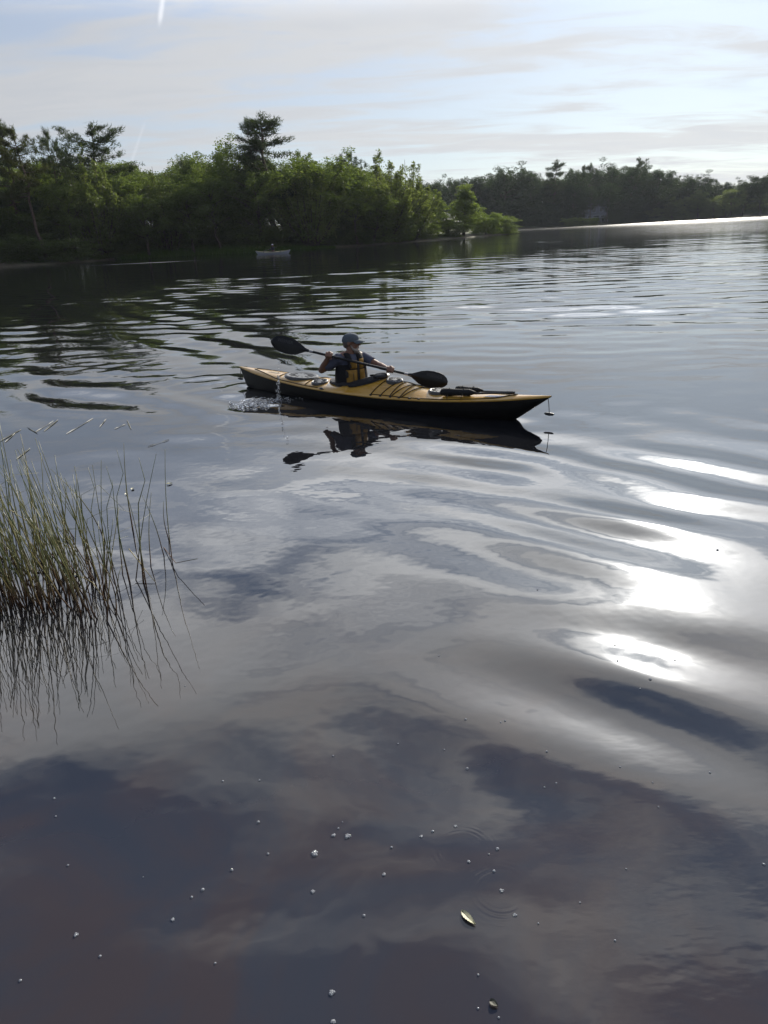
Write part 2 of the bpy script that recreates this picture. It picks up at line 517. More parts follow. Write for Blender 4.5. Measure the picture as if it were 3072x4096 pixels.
def water_height(X, Y, dy):
    Z = np.zeros_like(X)
    rng = np.random.default_rng(5)
    d = np.hypot(X, Y)
    def patch(scale, seed, sx=1.0):
        r = np.random.default_rng(seed)
        a = np.zeros_like(X)
        for _ in range(9):
            th = r.uniform(0, 2 * np.pi)
            k = 2 * np.pi / (scale * r.uniform(0.6, 1.7))
            a += np.sin(k * (np.cos(th) * X * sx + np.sin(th) * Y) + r.uniform(0, 6.28))
        return 0.5 + 0.5 * np.tanh(a / 2.2)
    def train(n, lam, spread, kdir, slope, amp, seed, curve=0.0):
        """a group of small waves: wavelengths lam, travelling along kdir (degrees)"""
        r = np.random.default_rng(seed)
        tot = np.zeros_like(X)
        for _ in range(n):
            L = r.uniform(*lam)
            th = R(kdir + r.normal(0, spread))
            k = 2 * np.pi / L
            a = slope / k * math.sqrt(2.0 / n)
            fade = smoothstep(2.2, 4.5, L / dy)
            tot += a * fade * np.sin(k * (math.cos(th) * X + math.sin(th) * Y) + r.uniform(0, 6.28))
        return tot * amp
    near = 1 - smoothstep(5.5, 10, d)
    # slow swell near the camera (old wake reaching the shore), crests running down to the right
    Z += train(8, (0.55, 0.85), 12, 49, 0.036, 1.0, 12) * near * (0.16 + 0.94 * smoothstep(-0.6, 2.2, X)) * (0.3 + 0.7 * smoothstep(1.6, 3.2, Y)) * (0.5 + patch(3.0, 21))
    Z += train(8, (0.5, 1.6), 60, 70, 0.007, 1.0, 2) * near
    # ripples further out, crests across the view
    mid = smoothstep(9, 16, Y)
    right = smoothstep(-13, -3, X + 0.10 * (Y - 20))
    Z += train(26, (0.55, 1.5), 13, 84, 0.048, 1.0, 3) * mid * (0.45 + 0.55 * right) * (0.25 + 0.9 * patch(9.0, 22, 0.35)) * (1 - 0.75 * smoothstep(26, 60, Y))
    Z += train(20, (1.4, 3.6), 16, 86, 0.014, 1.0, 4) * smoothstep(16, 28, Y) * (0.15 + 0.85 * right) * (0.2 + 0.9 * patch(16.0, 23, 0.35)) * (1 - 0.45 * smoothstep(55, 95, Y))
    Z += train(16, (0.4, 0.9), 25, 80, 0.010, 1.0, 5) * smoothstep(5, 9, Y)
    # the kayak's wake
    a = -((X - KC[0]) * KU[0] + (Y - KC[1]) * KU[1])           # distance behind the middle of the boat
    b = (X - KC[0]) * KLAT[0] + (Y - KC[1]) * KLAT[1]          # + is away from the camera
    behind = smoothstep(-1.2, 2.5, a)
    dec = np.exp(-np.maximum(a, 0) / 26.0)
    # near side: long crests almost parallel to the track
    q = np.abs(b)
    env = np.exp(-((q - (0.75 + 0.15 * np.maximum(a, 0))) / (0.65 + 0.15 * np.maximum(a, 0))) ** 2) * (b < 0)
    lam = 0.95
    ph = 2 * np.pi / lam * (q * 0.995 + 0.07 * a) + 0.5 * np.sin(a * 0.8) - 1.2
    Z += 0.115 / (2 * np.pi / lam) * np.sin(ph + 0.9 * np.sin(1.7 * a + 2.3 * q)) * env * behind * dec * (0.35 + 0.9 * patch(2.6, 33))
    # far side: diverging crests
    env2 = np.exp(-((b - (0.7 + 0.33 * np.maximum(a, 0))) / (0.5 + 0.20 * np.maximum(a, 0))) ** 2) * (b > 0)
    lam2 = 1.15
    ph2 = 2 * np.pi / lam2 * (b * 0.93 - a * 0.36) + 0.6 * np.sin(a * 0.6 + b)
    Z += 0.12 / (2 * np.pi / lam2) * np.sin(ph2) * env2 * behind * dec
    # churned water in the track
    ch = np.exp(-(b / (0.35 + 0.06 * np.maximum(a, 0))) ** 2) * smoothstep(0.5, 2.4, a) * np.exp(-np.maximum(a, 0) / 8.0)
    Z += train(18, (0.22, 0.6), 90, 40, 0.075, 1.0, 6) * ch
    # puddle left by the near blade
    pud = np.exp(-(((X + 1.55) / 0.26) ** 2 + ((Y - 9.18) / 0.16) ** 2))
    Z += train(14, (0.12, 0.3), 90, 40, 0.22, 1.0, 7) * pud
    # bow wave
    bw = np.exp(-((a + 1.7) / 0.35) ** 2) * np.exp(-(b / 0.22) ** 2)
    Z += 0.012 * bw
    return Z

def mat_water():
    m = bpy.data.materials.new('lake_water')
    m.use_nodes = True
    w = NT(m.node_tree)
    geo = w.n('ShaderNodeNewGeometry')
    pos = geo.outputs['Position']
    sep = w.n('ShaderNodeSeparateXYZ')
    w.l(pos, sep.inputs[0])
    X, Y = sep.outputs[0], sep.outputs[1]
    # murky brown and grey water body
    n0 = w.n('ShaderNodeTexNoise', i_Scale=1.3, i_Detail=6.0, i_Roughness=0.6, i_Distortion=0.8)
    w.l(pos, n0.inputs['Vector'])
    body = w.mix(w.smooth(n0.outputs[0], 0.38, 0.62), (0.0400, 0.0310, 0.0285), (0.0310, 0.0318, 0.0370))
    shal = w.math('SUBTRACT', 1.0, w.smooth(w.math('ADD', Y, w.math('MULTIPLY', w.math('SUBTRACT', n0.outputs[0], 0.5), 1.6)), 1.5, 4.2))
    body = w.mix(shal, (0.0080, 0.0085, 0.0105), body)
    p = w.n('ShaderNodeBsdfPrincipled')
    p.inputs['IOR'].default_value = 1.66
    w.l(body, p.inputs['Base Color'])
    # roughness: mirror-like near, tiny unresolved ripples far away
    dist = w.vmath('LENGTH', pos).outputs['Value']
    rg = w.math('ADD', w.math('MULTIPLY', w.smooth(dist, 15.0, 110.0), 0.045), 0.015)
    rg = w.math('ADD', rg, w.math('MULTIPLY', w.smooth(dist, 150.0, 280.0), 0.14))
    # fine relief
    def noise(sx, sy, scale, detail=3.0, rz=0.0):
        mp = w.n('ShaderNodeMapping')
        mp.inputs['Scale'].default_value = (sx, sy, 1)
        mp.inputs['Rotation'].default_value = (0, 0, rz)
        w.l(pos, mp.inputs['Vector'])
        nz = w.n('ShaderNodeTexNoise', i_Scale=scale, i_Detail=detail, i_Roughness=0.5)
        w.l(mp.outputs[0], nz.inputs['Vector'])
        return nz.outputs[0]
    h = w.math('MULTIPLY', noise(0.35, 1.0, 1.6, 2.0), 0.020)                       # ripples
    farm = w.smooth(dist, 14.0, 60.0)
    h = w.math('MULTIPLY', h, w.math('ADD', w.math('MULTIPLY', farm, 0.35), 0.12))
    h2 = w.math('MULTIPLY', noise(0.22, 1.0, 0.55, 3.0), w.math('MULTIPLY', w.smooth(dist, 50.0, 140.0), 0.06))
    h3 = w.math('MULTIPLY', noise(1.0, 1.0, 5.0, 2.0), 0.0012)
    cap = w.math('MULTIPLY', w.smooth(X, 0.15, 0.9), w.math('SUBTRACT', 1.0, w.smooth(Y, 1.7, 2.9)))
    h3 = w.math('ADD', h3, w.math('MULTIPLY', noise(0.55, 1.3, 13.0, 2.0, R(-40)), w.math('MULTIPLY', cap, 0.0007)))
    breeze = w.math('MULTIPLY', w.smooth(w.math('SUBTRACT', X, w.math('MULTIPLY', Y, 0.24)), 0.0, 22.0), w.smooth(Y, 45.0, 90.0))
    h2 = w.math('MULTIPLY', h2, w.math('ADD', w.math('MULTIPLY', breeze, 1.2), 1.0))
    hh = w.math('ADD', w.math('ADD', h, h2), h3)
    # a cat's-paw of wind on the still water under the left bank
    dx = w.math('DIVIDE', w.math('ADD', X, 22.0), 5.5)
    dyy = w.math('DIVIDE', w.math('SUBTRACT', Y, w.math('SUBTRACT', 75.0, w.math('MULTIPLY', dx, 0.6))), 0.9)
    paw = w.math('EXPONENT', w.math('MULTIPLY', w.math('ADD', w.math('MULTIPLY', dx, dx), w.math('MULTIPLY', dyy, dyy)), -1.0))
    paw = w.smooth(w.math('ADD', paw, w.math('MULTIPLY', w.math('SUBTRACT', noise(0.5, 1.6, 0.9, 2.0), 0.5), 0.9)), 0.35, 0.75)
    rg = w.math('ADD', rg, w.math('MULTIPLY', paw, 0.50))
    w.l(w.math('ADD', rg, w.math('MULTIPLY', breeze, 0.03)), p.inputs['Roughness'])
    # ring ripples from two insects / drops close to the bank
    def rings(c, r0, r1, lam, amp):
        dv = w.vmath('DISTANCE', pos, (c[0], c[1], 0)).outputs['Value']
        s = w.math('SINE', w.math('MULTIPLY', dv, 2 * math.pi / lam))
        e = w.math('MULTIPLY', w.smooth(dv, r0 * 0.7, r0), w.math('SUBTRACT', 1.0, w.smooth(dv, r0, r1)))
        e = w.math('MULTIPLY', e, w.smooth(noise(1.0, 1.0, 9.0, 1.0), 0.35, 0.65))
        return w.math('MULTIPLY', w.math('MULTIPLY', s, e), amp)
    c1, c2 = at(2000, 3570), at(1850, 3400)
    hh = w.math('ADD', hh, rings(c1, 0.075, 0.150, 0.019, 0.00008))
    hh = w.math('ADD', hh, rings(c2, 0.085, 0.140, 0.017, 0.00005))
    bp = w.n('ShaderNodeBump', i_Strength=1.0, i_Distance=1.0)
    w.l(hh, bp.inputs['Height'])
    w.l(bp.outputs[0], p.inputs['Normal'])
    o = w.n('ShaderNodeOutputMaterial')
    w.l(p.outputs[0], o.inputs[0])
    return m
M_WATER = mat_water()

def build_water():
    ys = [0.3]
    while ys[-1] < 420:
        ys.append(ys[-1] + 0.016 + 0.0042 * ys[-1])
    ys = np.array(ys)
    nc = 440
    s = np.linspace(-1, 1, nc)
    s = np.sign(s) * np.abs(s) ** 1.15
    X = np.outer(1.6 + 0.62 * ys, s)
    Y = np.repeat(ys[:, None], nc, 1)
    dy = (0.016 + 0.0042 * Y) * 1.0
    Z = water_height(X, Y, dy)
    edge = np.minimum(1, (1 - np.abs(np.linspace(-1, 1, nc))) * 18)
    Z *= edge[None, :]
    V = np.stack([X, Y, Z], -1).reshape(-1, 3)
    nr = len(ys)
    i, j = np.meshgrid(np.arange(nc - 1), np.arange(nr - 1))
    a = (j * nc + i).ravel()
    F = np.stack([a, a + 1, a + nc + 1, a + nc], 1)
    # the rest of the lake, a still sheet just below
    o = len(V)
    zz = -0.06
    V2 = np.array([(-900, -300, zz), (900, -300, zz), (900, 1500, zz), (-900, 1500, zz)])
    V = np.concatenate([V, V2])
    F = np.concatenate([F, [[o, o + 1, o + 2, o + 3]]])
    w = link('water', np_mesh('water', V, F, True), M_WATER)
    tag(w, kind='structure')
build_water()

# ------------------------------------------------------------------ trees
def leaf_cards(C, Rr, per, size, up=0.25, droop=0.0, rng=RNG, aspect=0.5):
    """leaf-sized four-cornered faces spread round the clump centres C (n,3) with radii Rr (n,3)"""
    n = len(C)
    N = n * per
    d = rng.normal(0, 1, (N, 3))
    d /= np.linalg.norm(d, axis=1)[:, None]
    r = rng.uniform(0.25, 1.0, N) ** 0.6
    P = np.repeat(C, per, 0) + d * r[:, None] * np.repeat(Rr, per, 0)
    ax = rng.normal(0, 1, (N, 3))
    ax[:, 2] = ax[:, 2] * 0.7 + up - droop
    ax /= np.linalg.norm(ax, axis=1)[:, None]
    o = np.cross(ax, rng.normal(0, 1, (N, 3)))
    o /= np.linalg.norm(o, axis=1)[:, None] + 1e-9
    s = size * rng.uniform(0.6, 1.35, N)[:, None]
    a, b = ax * s, o * s * aspect
    V = np.stack([P - a * 0.5, P + b * 0.5, P + a * 0.6, P - b * 0.5], 1).reshape(-1, 3)
    F = np.arange(N * 4).reshape(-1, 4)
    return V, F

def trunk_mesh(name, limbs, n=7):
    b = B()
    for pts, rad in limbs:
        b.tube(pts, rad, n)
    return b.mesh(name)

def bendy(p0, p1, k, amp, rng):
    p0, p1 = np.array(p0, float), np.array(p1, float)
    t = np.linspace(0, 1, k)[:, None]
    P = p0 + (p1 - p0) * t
    j = rng.normal(0, amp, (k, 3)) * np.sin(np.pi * t)
    j[:, 2] *= 0.3
    return [tuple(q) for q in P + j]

def broadleaf(seed, H=10.0, rad=3.0, base=0.22, nl=15, clumps=120, per=100, leaf=0.21, top='round', clump_r=0.72, low=False):
    """trunk + limbs, and a crown of leaf clumps carried at the ends of the limbs"""
    rng = np.random.default_rng(seed)
    limbs, C = [], []
    lean = rng.normal(0, 0.35, 2)
    tr = bendy((0, 0, -0.5), (lean[0], lean[1], H * 0.86), 8, 0.14, rng)
    limbs.append((tr, list(np.linspace(0.20, 0.035, 8) * H / 10)))
    T = np.array(tr)
    for i in range(nl):
        f = base + (0.93 - base) * (i + rng.uniform(0, 0.8)) / nl
        o = np.array([np.interp(f * H * 0.92, T[:, 2], T[:, k]) for k in range(3)])
        if top == 'cone':
            rr = rad * (1.02 - f) * 1.25
        elif top == 'oval':
            rr = rad * math.sin(math.pi * min(1, max(0.12, (f - base * 0.6) / (1.04 - base * 0.6)))) ** 0.6
        else:
            rr = rad * math.sqrt(max(0.08, 1 - ((f - 0.55) / 0.50) ** 2))
        th = i * 2.4 + rng.uniform(-0.5, 0.5)
        rr *= rng.uniform(0.65, 1.12)
        rise = rr * (rng.uniform(0.35, 1.05) if top != 'cone' else rng.uniform(0.2, 0.7))
        e = o + np.array([math.cos(th) * rr, math.sin(th) * rr, rise])
        e[2] = min(e[2], H * 0.99)
        pts = bendy(o, e, 5, 0.14 * rr / 3, rng)
        limbs.append((pts, list(np.linspace(0.075, 0.018, 5) * H / 10)))
        for q in (0.4, 0.66, 0.88, 1.05):
            k = max(1, int(round(clumps / nl / 4)))
            for _ in range(k):
                C.append(o + (e - o) * q + rng.normal(0, 0.44, 3) * np.array([1, 1, 0.95]) * (0.5 + rr / 3))
    # leader clumps
    for _ in range(8):
        C.append(np.array([lean[0], lean[1], H * rng.uniform(0.86, 1.0)]) + rng.normal(0, 0.30, 3))
    if low:
        for _ in range(30):
            th = rng.uniform(0, 6.28)
            rr = rad * rng.uniform(0.3, 0.95)
            C.append(np.array([math.cos(th) * rr, math.sin(th) * rr, H * rng.uniform(0.03, 0.25)]))
    C = np.array(C)
    Rr = np.array([clump_r, clump_r, clump_r * 0.82]) * rng.uniform(0.6, 1.35, (len(C), 1))
    V, F = leaf_cards(C, Rr, per, leaf, 0.3, rng=rng)
    return trunk_mesh('trunk', limbs), np_mesh('crown', V, F)

def willow(seed, H=9.0, rad=3.4, shoots=46, per=150, leaf=0.25):
    """many upright shoots that end in separate spiky tips"""
    rng = np.random.default_rng(seed)
    limbs, VV, FF, o = [], [], [], 0
    for i in range(shoots):
        th = rng.uniform(0, 6.28)
        r0 = 0.5 * rng.uniform(0, 1) ** 0.5
        r1 = rad * rng.uniform(0, 1) ** 0.55
        h = H * (1.0 - 0.45 * (r1 / rad) ** 2) * rng.uniform(0.70, 1.03)
        p0 = np.array([math.cos(th) * r0, math.sin(th) * r0, -0.4])
        p1 = np.array([math.cos(th) * r1, math.sin(th) * r1, h])
        mid = p0 * 0.45 + p1 * 0.55
        mid[:2] *= 1.12
        t = np.linspace(0, 1, 7)[:, None]
        P = (1 - t) ** 2 * p0 + 2 * t * (1 - t) * mid + t ** 2 * p1
        limbs.append(([tuple(q) for q in P], list(np.linspace(0.07, 0.012, 7))))
        ts = rng.uniform(0.12, 1.0, 20)[:, None] ** 0.8
        C = (1 - ts) ** 2 * p0 + 2 * ts * (1 - ts) * mid + ts ** 2 * p1
        w = 0.16 + 0.62 * (1 - ts) ** 0.8
        C = C + rng.normal(0, 0.25, C.shape) * (1.1 - ts)
        Rr = np.concatenate([w, w, 0.42 + 0 * w], 1)
        V, F = leaf_cards(C, Rr, per // 20 * 2, leaf, 0.75, rng=rng, aspect=0.36)
        VV.append(V); FF.append(F + o); o += len(V)
    return trunk_mesh('trunk', limbs, 5), np_mesh('crown', np.concatenate(VV), np.concatenate(FF))

def pine(seed, H=15.0, rad=3.2, base=0.45, whorls=10, flat=False, sparse=1.0):
    """white pine: bare lower trunk, level boughs with tufts of needles turned up at their ends"""
    rng = np.random.default_rng(seed)
    limbs = []
    lean = rng.normal(0, 0.5, 2)
    tr = bendy((0, 0, -0.5), (lean[0], lean[1], H * 0.97), 9, 0.20, rng)
    limbs.append((tr, list(np.linspace(0.24, 0.03, 9) * H / 15)))
    T = np.array(tr)
    tufts, dirs = [], []
    for i in range(whorls):
        f = base + (0.97 - base) * (i + rng.uniform(-0.2, 0.3)) / (whorls - 0.3)
        f = min(max(f, base * 0.9), 0.97)
        z = f * H
        o = np.array([np.interp(z, T[:, 2], T[:, 0]), np.interp(z, T[:, 2], T[:, 1]), z])
        g = (f - base) / (1 - base)
        prof = (math.sin(math.pi * min(1, 0.25 + g * 0.80)) ** 0.7) if flat else (1.08 - g * 0.86)
        for k in range(rng.integers(4, 6)):
            if rng.uniform() > sparse: continue
            th = rng.uniform(0, 6.28)
            zj = min(H * 0.965, z + rng.uniform(-0.5, 0.5) * H * (1 - base) / whorls)
            o = np.array([np.interp(zj, T[:, 2], T[:, 0]), np.interp(zj, T[:, 2], T[:, 1]), zj])
            L = rad * prof * rng.uniform(0.45, 1.2)
            rise = L * (0.08 + 0.34 * g + rng.normal(0, 0.10)) + (0.40 * L * g * g)
            e = o + np.array([math.cos(th) * L, math.sin(th) * L, rise])
            m = (o + e) / 2 + np.array([0, 0, -0.12 * L])
            t = np.linspace(0, 1, 5)[:, None]
            P = (1 - t) ** 2 * o + 2 * t * (1 - t) * m + t ** 2 * e
            limbs.append(([tuple(q) for q in P], list(np.linspace(0.06, 0.012, 5))))
            nt = max(3, int(7 * L))
            for q in rng.uniform(0.30, 1.04, nt):
                p = (1 - q) ** 2 * o + 2 * q * (1 - q) * m + q ** 2 * e
                side = rng.normal(0, 0.26 * (0.4 + L / 3), 3)
                side[2] *= 0.30
                tufts.append(p + side)
                dd = np.array([math.cos(th) * 0.7, math.sin(th) * 0.7, 0.80]) + rng.normal(0, 0.35, 3)
                dirs.append(dd / np.linalg.norm(dd))
    for _ in range(9):
        tufts.append(np.array([lean[0], lean[1], H * rng.uniform(0.93, 1.0)]) + rng.normal(0, 0.14, 3))
        dirs.append(np.array([0, 0, 1.0]))
    tufts, dirs = np.array(tufts), np.array(dirs)
    per = 21
    N = len(tufts) * per
    D = np.repeat(dirs, per, 0) + rng.normal(0, 0.62, (N, 3))
    D /= np.linalg.norm(D, axis=1)[:, None]
    P = np.repeat(tufts, per, 0) + rng.normal(0, 0.13, (N, 3))
    o = np.cross(D, rng.normal(0, 1, (N, 3)))
    o /= np.linalg.norm(o, axis=1)[:, None] + 1e-9
    s = rng.uniform(0.22, 0.46, N)[:, None]
    V = np.stack([P - o * 0.030, P + o * 0.030, P + D * s], 1).reshape(-1, 3)
    F = np.arange(N * 3).reshape(-1, 3)
    return trunk_mesh('trunk', limbs, 6), np_mesh('crown', V, F)

KINDS = {
    'round1': broadleaf(101, rad=3.1, nl=17, clumps=130), 'round2': broadleaf(102, rad=3.6, nl=16, base=0.28, clumps=120),
    'round3': broadleaf(103, rad=2.7, nl=18, base=0.18, clumps=130), 'open1': broadleaf(104, rad=3.3, nl=13, base=0.36, clumps=74, clump_r=0.66),
    'open2': broadleaf(105, rad=3.0, nl=12, base=0.42, clumps=66, clump_r=0.6), 'oval1': broadleaf(106, rad=2.4, nl=18, top='oval', base=0.12, clumps=130),
    'cone1': broadleaf(107, rad=2.4, nl=22, top='cone', base=0.04, clumps=150, clump_r=0.56), 'cone2': broadleaf(108, rad=2.0, nl=20, top='cone', base=0.05, clumps=140, clump_r=0.52),
    'willow1': willow(109), 'willow2': willow(110, rad=2.8, shoots=36),
    'pine1': pine(111, base=0.36, whorls=12), 'pine2': pine(112, base=0.52, whorls=8, flat=True, rad=3.6), 'pine3': pine(113, base=0.40, rad=2.8, whorls=11, sparse=0.85),
    'pine4': pine(114, base=0.56, whorls=7, flat=True, rad=3.0, sparse=0.8),
    'bush1': broadleaf(115, H=5, rad=3.0, base=0.05, nl=16, clumps=110, leaf=0.2, top='oval', low=True, clump_r=0.62),
    'bush2': broadleaf(116, H=5, rad=2.4, base=0.05, nl=14, clumps=100, leaf=0.2, low=True, clump_r=0.6),
}
KH = {k: float(np.percentile([v.co.z for v in KINDS[k][1].vertices], 99.7 if k.startswith('pine') else 99.0)) for k in KINDS}
KR = {k: float(np.percentile([abs(v.co.x) for v in KINDS[k][1].vertices], 98)) for k in KINDS}

def tree(kind, leafmat, x, y, z0, height, width=None, label='', group=None, name='tree', cat='tree', bark=None, rz=None):
    root = empty(name, (x, y, z0), random.uniform(0, 6.28) if rz is None else rz)
    s = height / KH[kind]
    sx = s if width is None else (width / 2) / KR[kind]
    root.scale = (sx, sx, s)
    tm, cm = KINDS[kind]
    t = link('trunk', tm, bark or (M_PINEBARK if kind.startswith('pine') else M_BARK), root)
    c = link('crown', cm, M_LEAF['mid'], root)
    c.material_slots[0].link = 'OBJECT'
    c.material_slots[0].material = M_LEAF[leafmat]
    tag(root, label, cat, group)
    return root

def tree_px(kind, leafmat, px, top, depth, wpx=None, label='', group=None, name='tree', z0=0.6, cat='tree', **kw):
    """a tree whose top shows at pixel (px, top), standing depth metres off"""
    P = atY(px, top, depth)
    w = None if wpx is None else wpx / FPX * depth * 1.08
    return tree(kind, leafmat, P.x, depth, z0, P.z - z0, w, label, group, name, cat, **kw)

# ---- the left bank, tree by tree, from the left edge of the photograph to the tip of the point
WILL, PINE, BUSH = 'willow_tree', 'pine_tree', 'bush'
tree_px('pine1', 'pine', -22, 486, 97, 150, 'pine cut by the left edge of the picture', name=PINE)
tree_px('pine2', 'pinewarm', 78, 512, 91.5, 175, 'flat-topped warm-tinted pine with a crooked bare trunk at the far left', name=PINE)
tree_px('pine4', 'pine', 172, 516, 103, 125, 'slender pine between the crooked pine and the broad pine', name=PINE)
tree_px('pine4', 'pine', 222, 556, 108, 100, 'thin gappy pine just left of the broad pine', name=PINE)
tree_px('pine2', 'pine', 333, 502, 104, 250, 'broad spreading pine with long level boughs right of the pine group', name=PINE)
tree_px('willow1', 'willow', 345, 640, 97, 210, 'pale willow below the broad spreading pine', name=WILL)
tree_px('round2', 'dark', 250, 740, 94, 190, 'dark leafy tree left of the pale willow', name='leafy_tree')
tree_px('open1', 'light', 60, 770, 101, 210, 'gappy green tree under the crooked pine at the left edge', name='leafy_tree')
tree_px('open2', 'light', 180, 730, 102, 110, 'bright yellow-green tree below the slender pine', name='leafy_tree')
tree_px('open1', 'mid', 490, 715, 100, 220, 'tree with a forked dark trunk showing under its crown', name='leafy_tree')
tree_px('willow2', 'willow', 640, 700, 101, 190, 'grey-green willow right of the forked tree', name=WILL)
tree_px('round1', 'dark', 560, 780, 97, 170, 'low dark tree in front of the grey-green willow', name='leafy_tree')
tree_px('round3', 'dark', 752, 630, 112, 130, 'dark tree right of the grey-green willow with a small crown above the treeline', name='leafy_tree')
tree_px('round3', 'dark', 745, 760, 99, 150, 'narrow shadowed tree in front of the small-crowned dark tree', name='leafy_tree')
tree_px('round1', 'mid', 872, 575, 106, 210, 'tall round leafy tree left of the two tall pines', name='leafy_tree')
tree_px('round2', 'dark', 850, 720, 100, 240, 'broad shaded tree below the tall round tree', name='leafy_tree')
tree_px('pine3', 'pine', 1000, 478, 107, 160, 'left one of the two tallest pines in the middle of the bank', name=PINE)
tree_px('pine1', 'pine', 1058, 466, 106, 235, 'tallest pine of the bank, right of its twin', name=PINE)
tree_px('round2', 'dark', 1010, 690, 101, 270, 'dark leafy tree at the foot of the two tallest pines', name='leafy_tree')
tree_px('open1', 'dark', 1195, 610, 112, 170, 'gappy dark tree right of the tallest pine', name='leafy_tree')
tree_px('round1', 'mid', 1290, 632, 106, 260, 'big sunlit leafy tree in the middle of the bank', name='leafy_tree')
tree_px('willow1', 'willow', 1225, 690, 103, 230, 'willow at the left side of the big sunlit tree', name=WILL)
tree_px('round3', 'mid', 1400, 700, 108, 170, 'green tree right of the big sunlit tree', name='leafy_tree')
tree_px('open2', 'light', 1420, 800, 104.5, 150, 'small bright tree catching the sun at the water side', name='leafy_tree')
tree_px('pine4', 'pine', 1368, 616, 122, 75, 'left one of two small pines behind the bank', name=PINE)
tree_px('pine2', 'pine', 1418, 612, 124, 110, 'right one of two small pines behind the bank', name=PINE)
tree_px('willow1', 'willow', 1530, 648, 112, 260, 'tall spiky willow left of the spray of bare shoots', name=WILL)
tree_px('willow2', 'willow', 1625, 668, 117, 190, 'willow with a spray of bare upright shoots', name=WILL)
tree_px('round1', 'mid', 1490, 790, 108, 170, 'rounded green tree below the tall spiky willow', name='leafy_tree')
tree_px('cone1', 'light', 1640, 790, 117, 150, 'light green tree in front of the shoots', name='leafy_tree')
tree_px('cone2', 'light', 1752, 772, 128, 110, 'narrow light green tree left of the pointed one', name='leafy_tree')
tree_px('cone1', 'light', 1853, 745, 133, 175, 'pointed light green tree near the tip of the point', name='leafy_tree')
tree_px('bush1', 'light', 1945, 855, 140, 150, 'big bush right of the pointed light green tree', name=BUSH, cat='bush', z0=0.3)
tree_px('bush2', 'light', 2008, 868, 146, 100, 'last bush but one before the tip of the point', name=BUSH, cat='bush', z0=0.2)
tree_px('bush2', 'mid', 2042, 900, 148.5, 60, 'lowest bush at the very tip of the point', name=BUSH, cat='bush', z0=0.1)
tree_px('bush1', 'light', 1690, 895, 122, 120, 'bright low bush at the water below the narrow light tree', name=BUSH, cat='bush', z0=0.2)
tree_px('bush1', 'dark', 1580, 905, 114, 160, 'dark waterside bush below the spiky willow', name=BUSH, cat='bush', z0=0.2)
tree_px('bush2', 'mid', 1790, 890, 129, 130, 'green waterside bush below the pointed tree', name=BUSH, cat='bush', z0=0.2)
tree_px('bush1', 'dark', 1440, 925, 107, 160, 'dark bush at the water below the small bright tree', name=BUSH, cat='bush', z0=0.2)
tree_px('bush2', 'light', 620, 960, 101, 85, 'small yellow-lit bush under the low dark tree', name=BUSH, cat='bush', z0=0.4)
tree_px('bush1', 'dark', 60, 940, 90, 190, 'dark blue-green bush at the left end of the bank', name=BUSH, cat='bush', z0=0.2)
tree_px('bush1', 'dark', 230, 960, 90.5, 200, 'dark bush behind the pale strip of sand', name=BUSH, cat='bush', z0=0.2)
tree_px('bush2', 'dark', 400, 965, 97, 170, 'dark bush left of the marsh grass', name=BUSH, cat='bush', z0=0.2)
# waterside thicket between them: low bushes nothing tells apart
for i in range(26):
    px = 480 + i * 45 + random.uniform(-12, 12)
    x0 = atY(px, 980, 102).x
    y = shoreY(x0, SHORE_A[:15]) + random.uniform(3.0, 6.5)
    tree(random.choice(('bush1', 'bush2')), random.choice(('dark', 'dark', 'mid')), atY(px, 980, y).x, y, 0.3, random.uniform(2.2, 3.8), random.uniform(4, 6.5),
         'low dark bush in the waterside thicket of the left bank', 'bushes of the waterside thicket', BUSH, 'bush')
for i in range(7):
    px = -110 + i * 42
    tree('bush1', 'dark', atY(px, 980, 97).x, 97 + random.uniform(-1, 1.5), 0.6, random.uniform(4.5, 6.0), 8,
         'tall dark bush behind the left end of the thicket', 'tall bushes at the left end of the bank', BUSH, 'bush')
# the wood behind: same kind, same shade, nothing tells one from the next
skyline = [(-150, 640), (0, 650), (300, 655), (420, 655), (560, 668), (650, 662), (740, 650), (900, 640), (1100, 640), (1250, 650), (1400, 665), (1520, 700), (1640, 730), (1720, 790)]
for row in range(3):
    for i in range(22):
        px = -150 + i * 84 + row * 30 + random.uniform(-22, 22)
        x0 = atY(px, 800, 105).x
        y = max(103, shoreY(x0, SHORE_A[:15]) + 9) + row * 9 + random.uniform(-2, 2)
        if px > 1640: continue
        top = np.interp(px, *zip(*skyline)) + random.uniform(-6, 38) + (2 - row) * 22
        tree_px(random.choice(('round1', 'round2', 'round3', 'oval1', 'open1')), random.choice(('dark', 'dark', 'mid') if px > 260 else ('light', 'mid')), px, top, y, random.uniform(150, 230),
                'leafy tree of the shaded wood behind the left bank', 'trees of the wood behind the left bank', 'leafy_tree', z0=1.0)

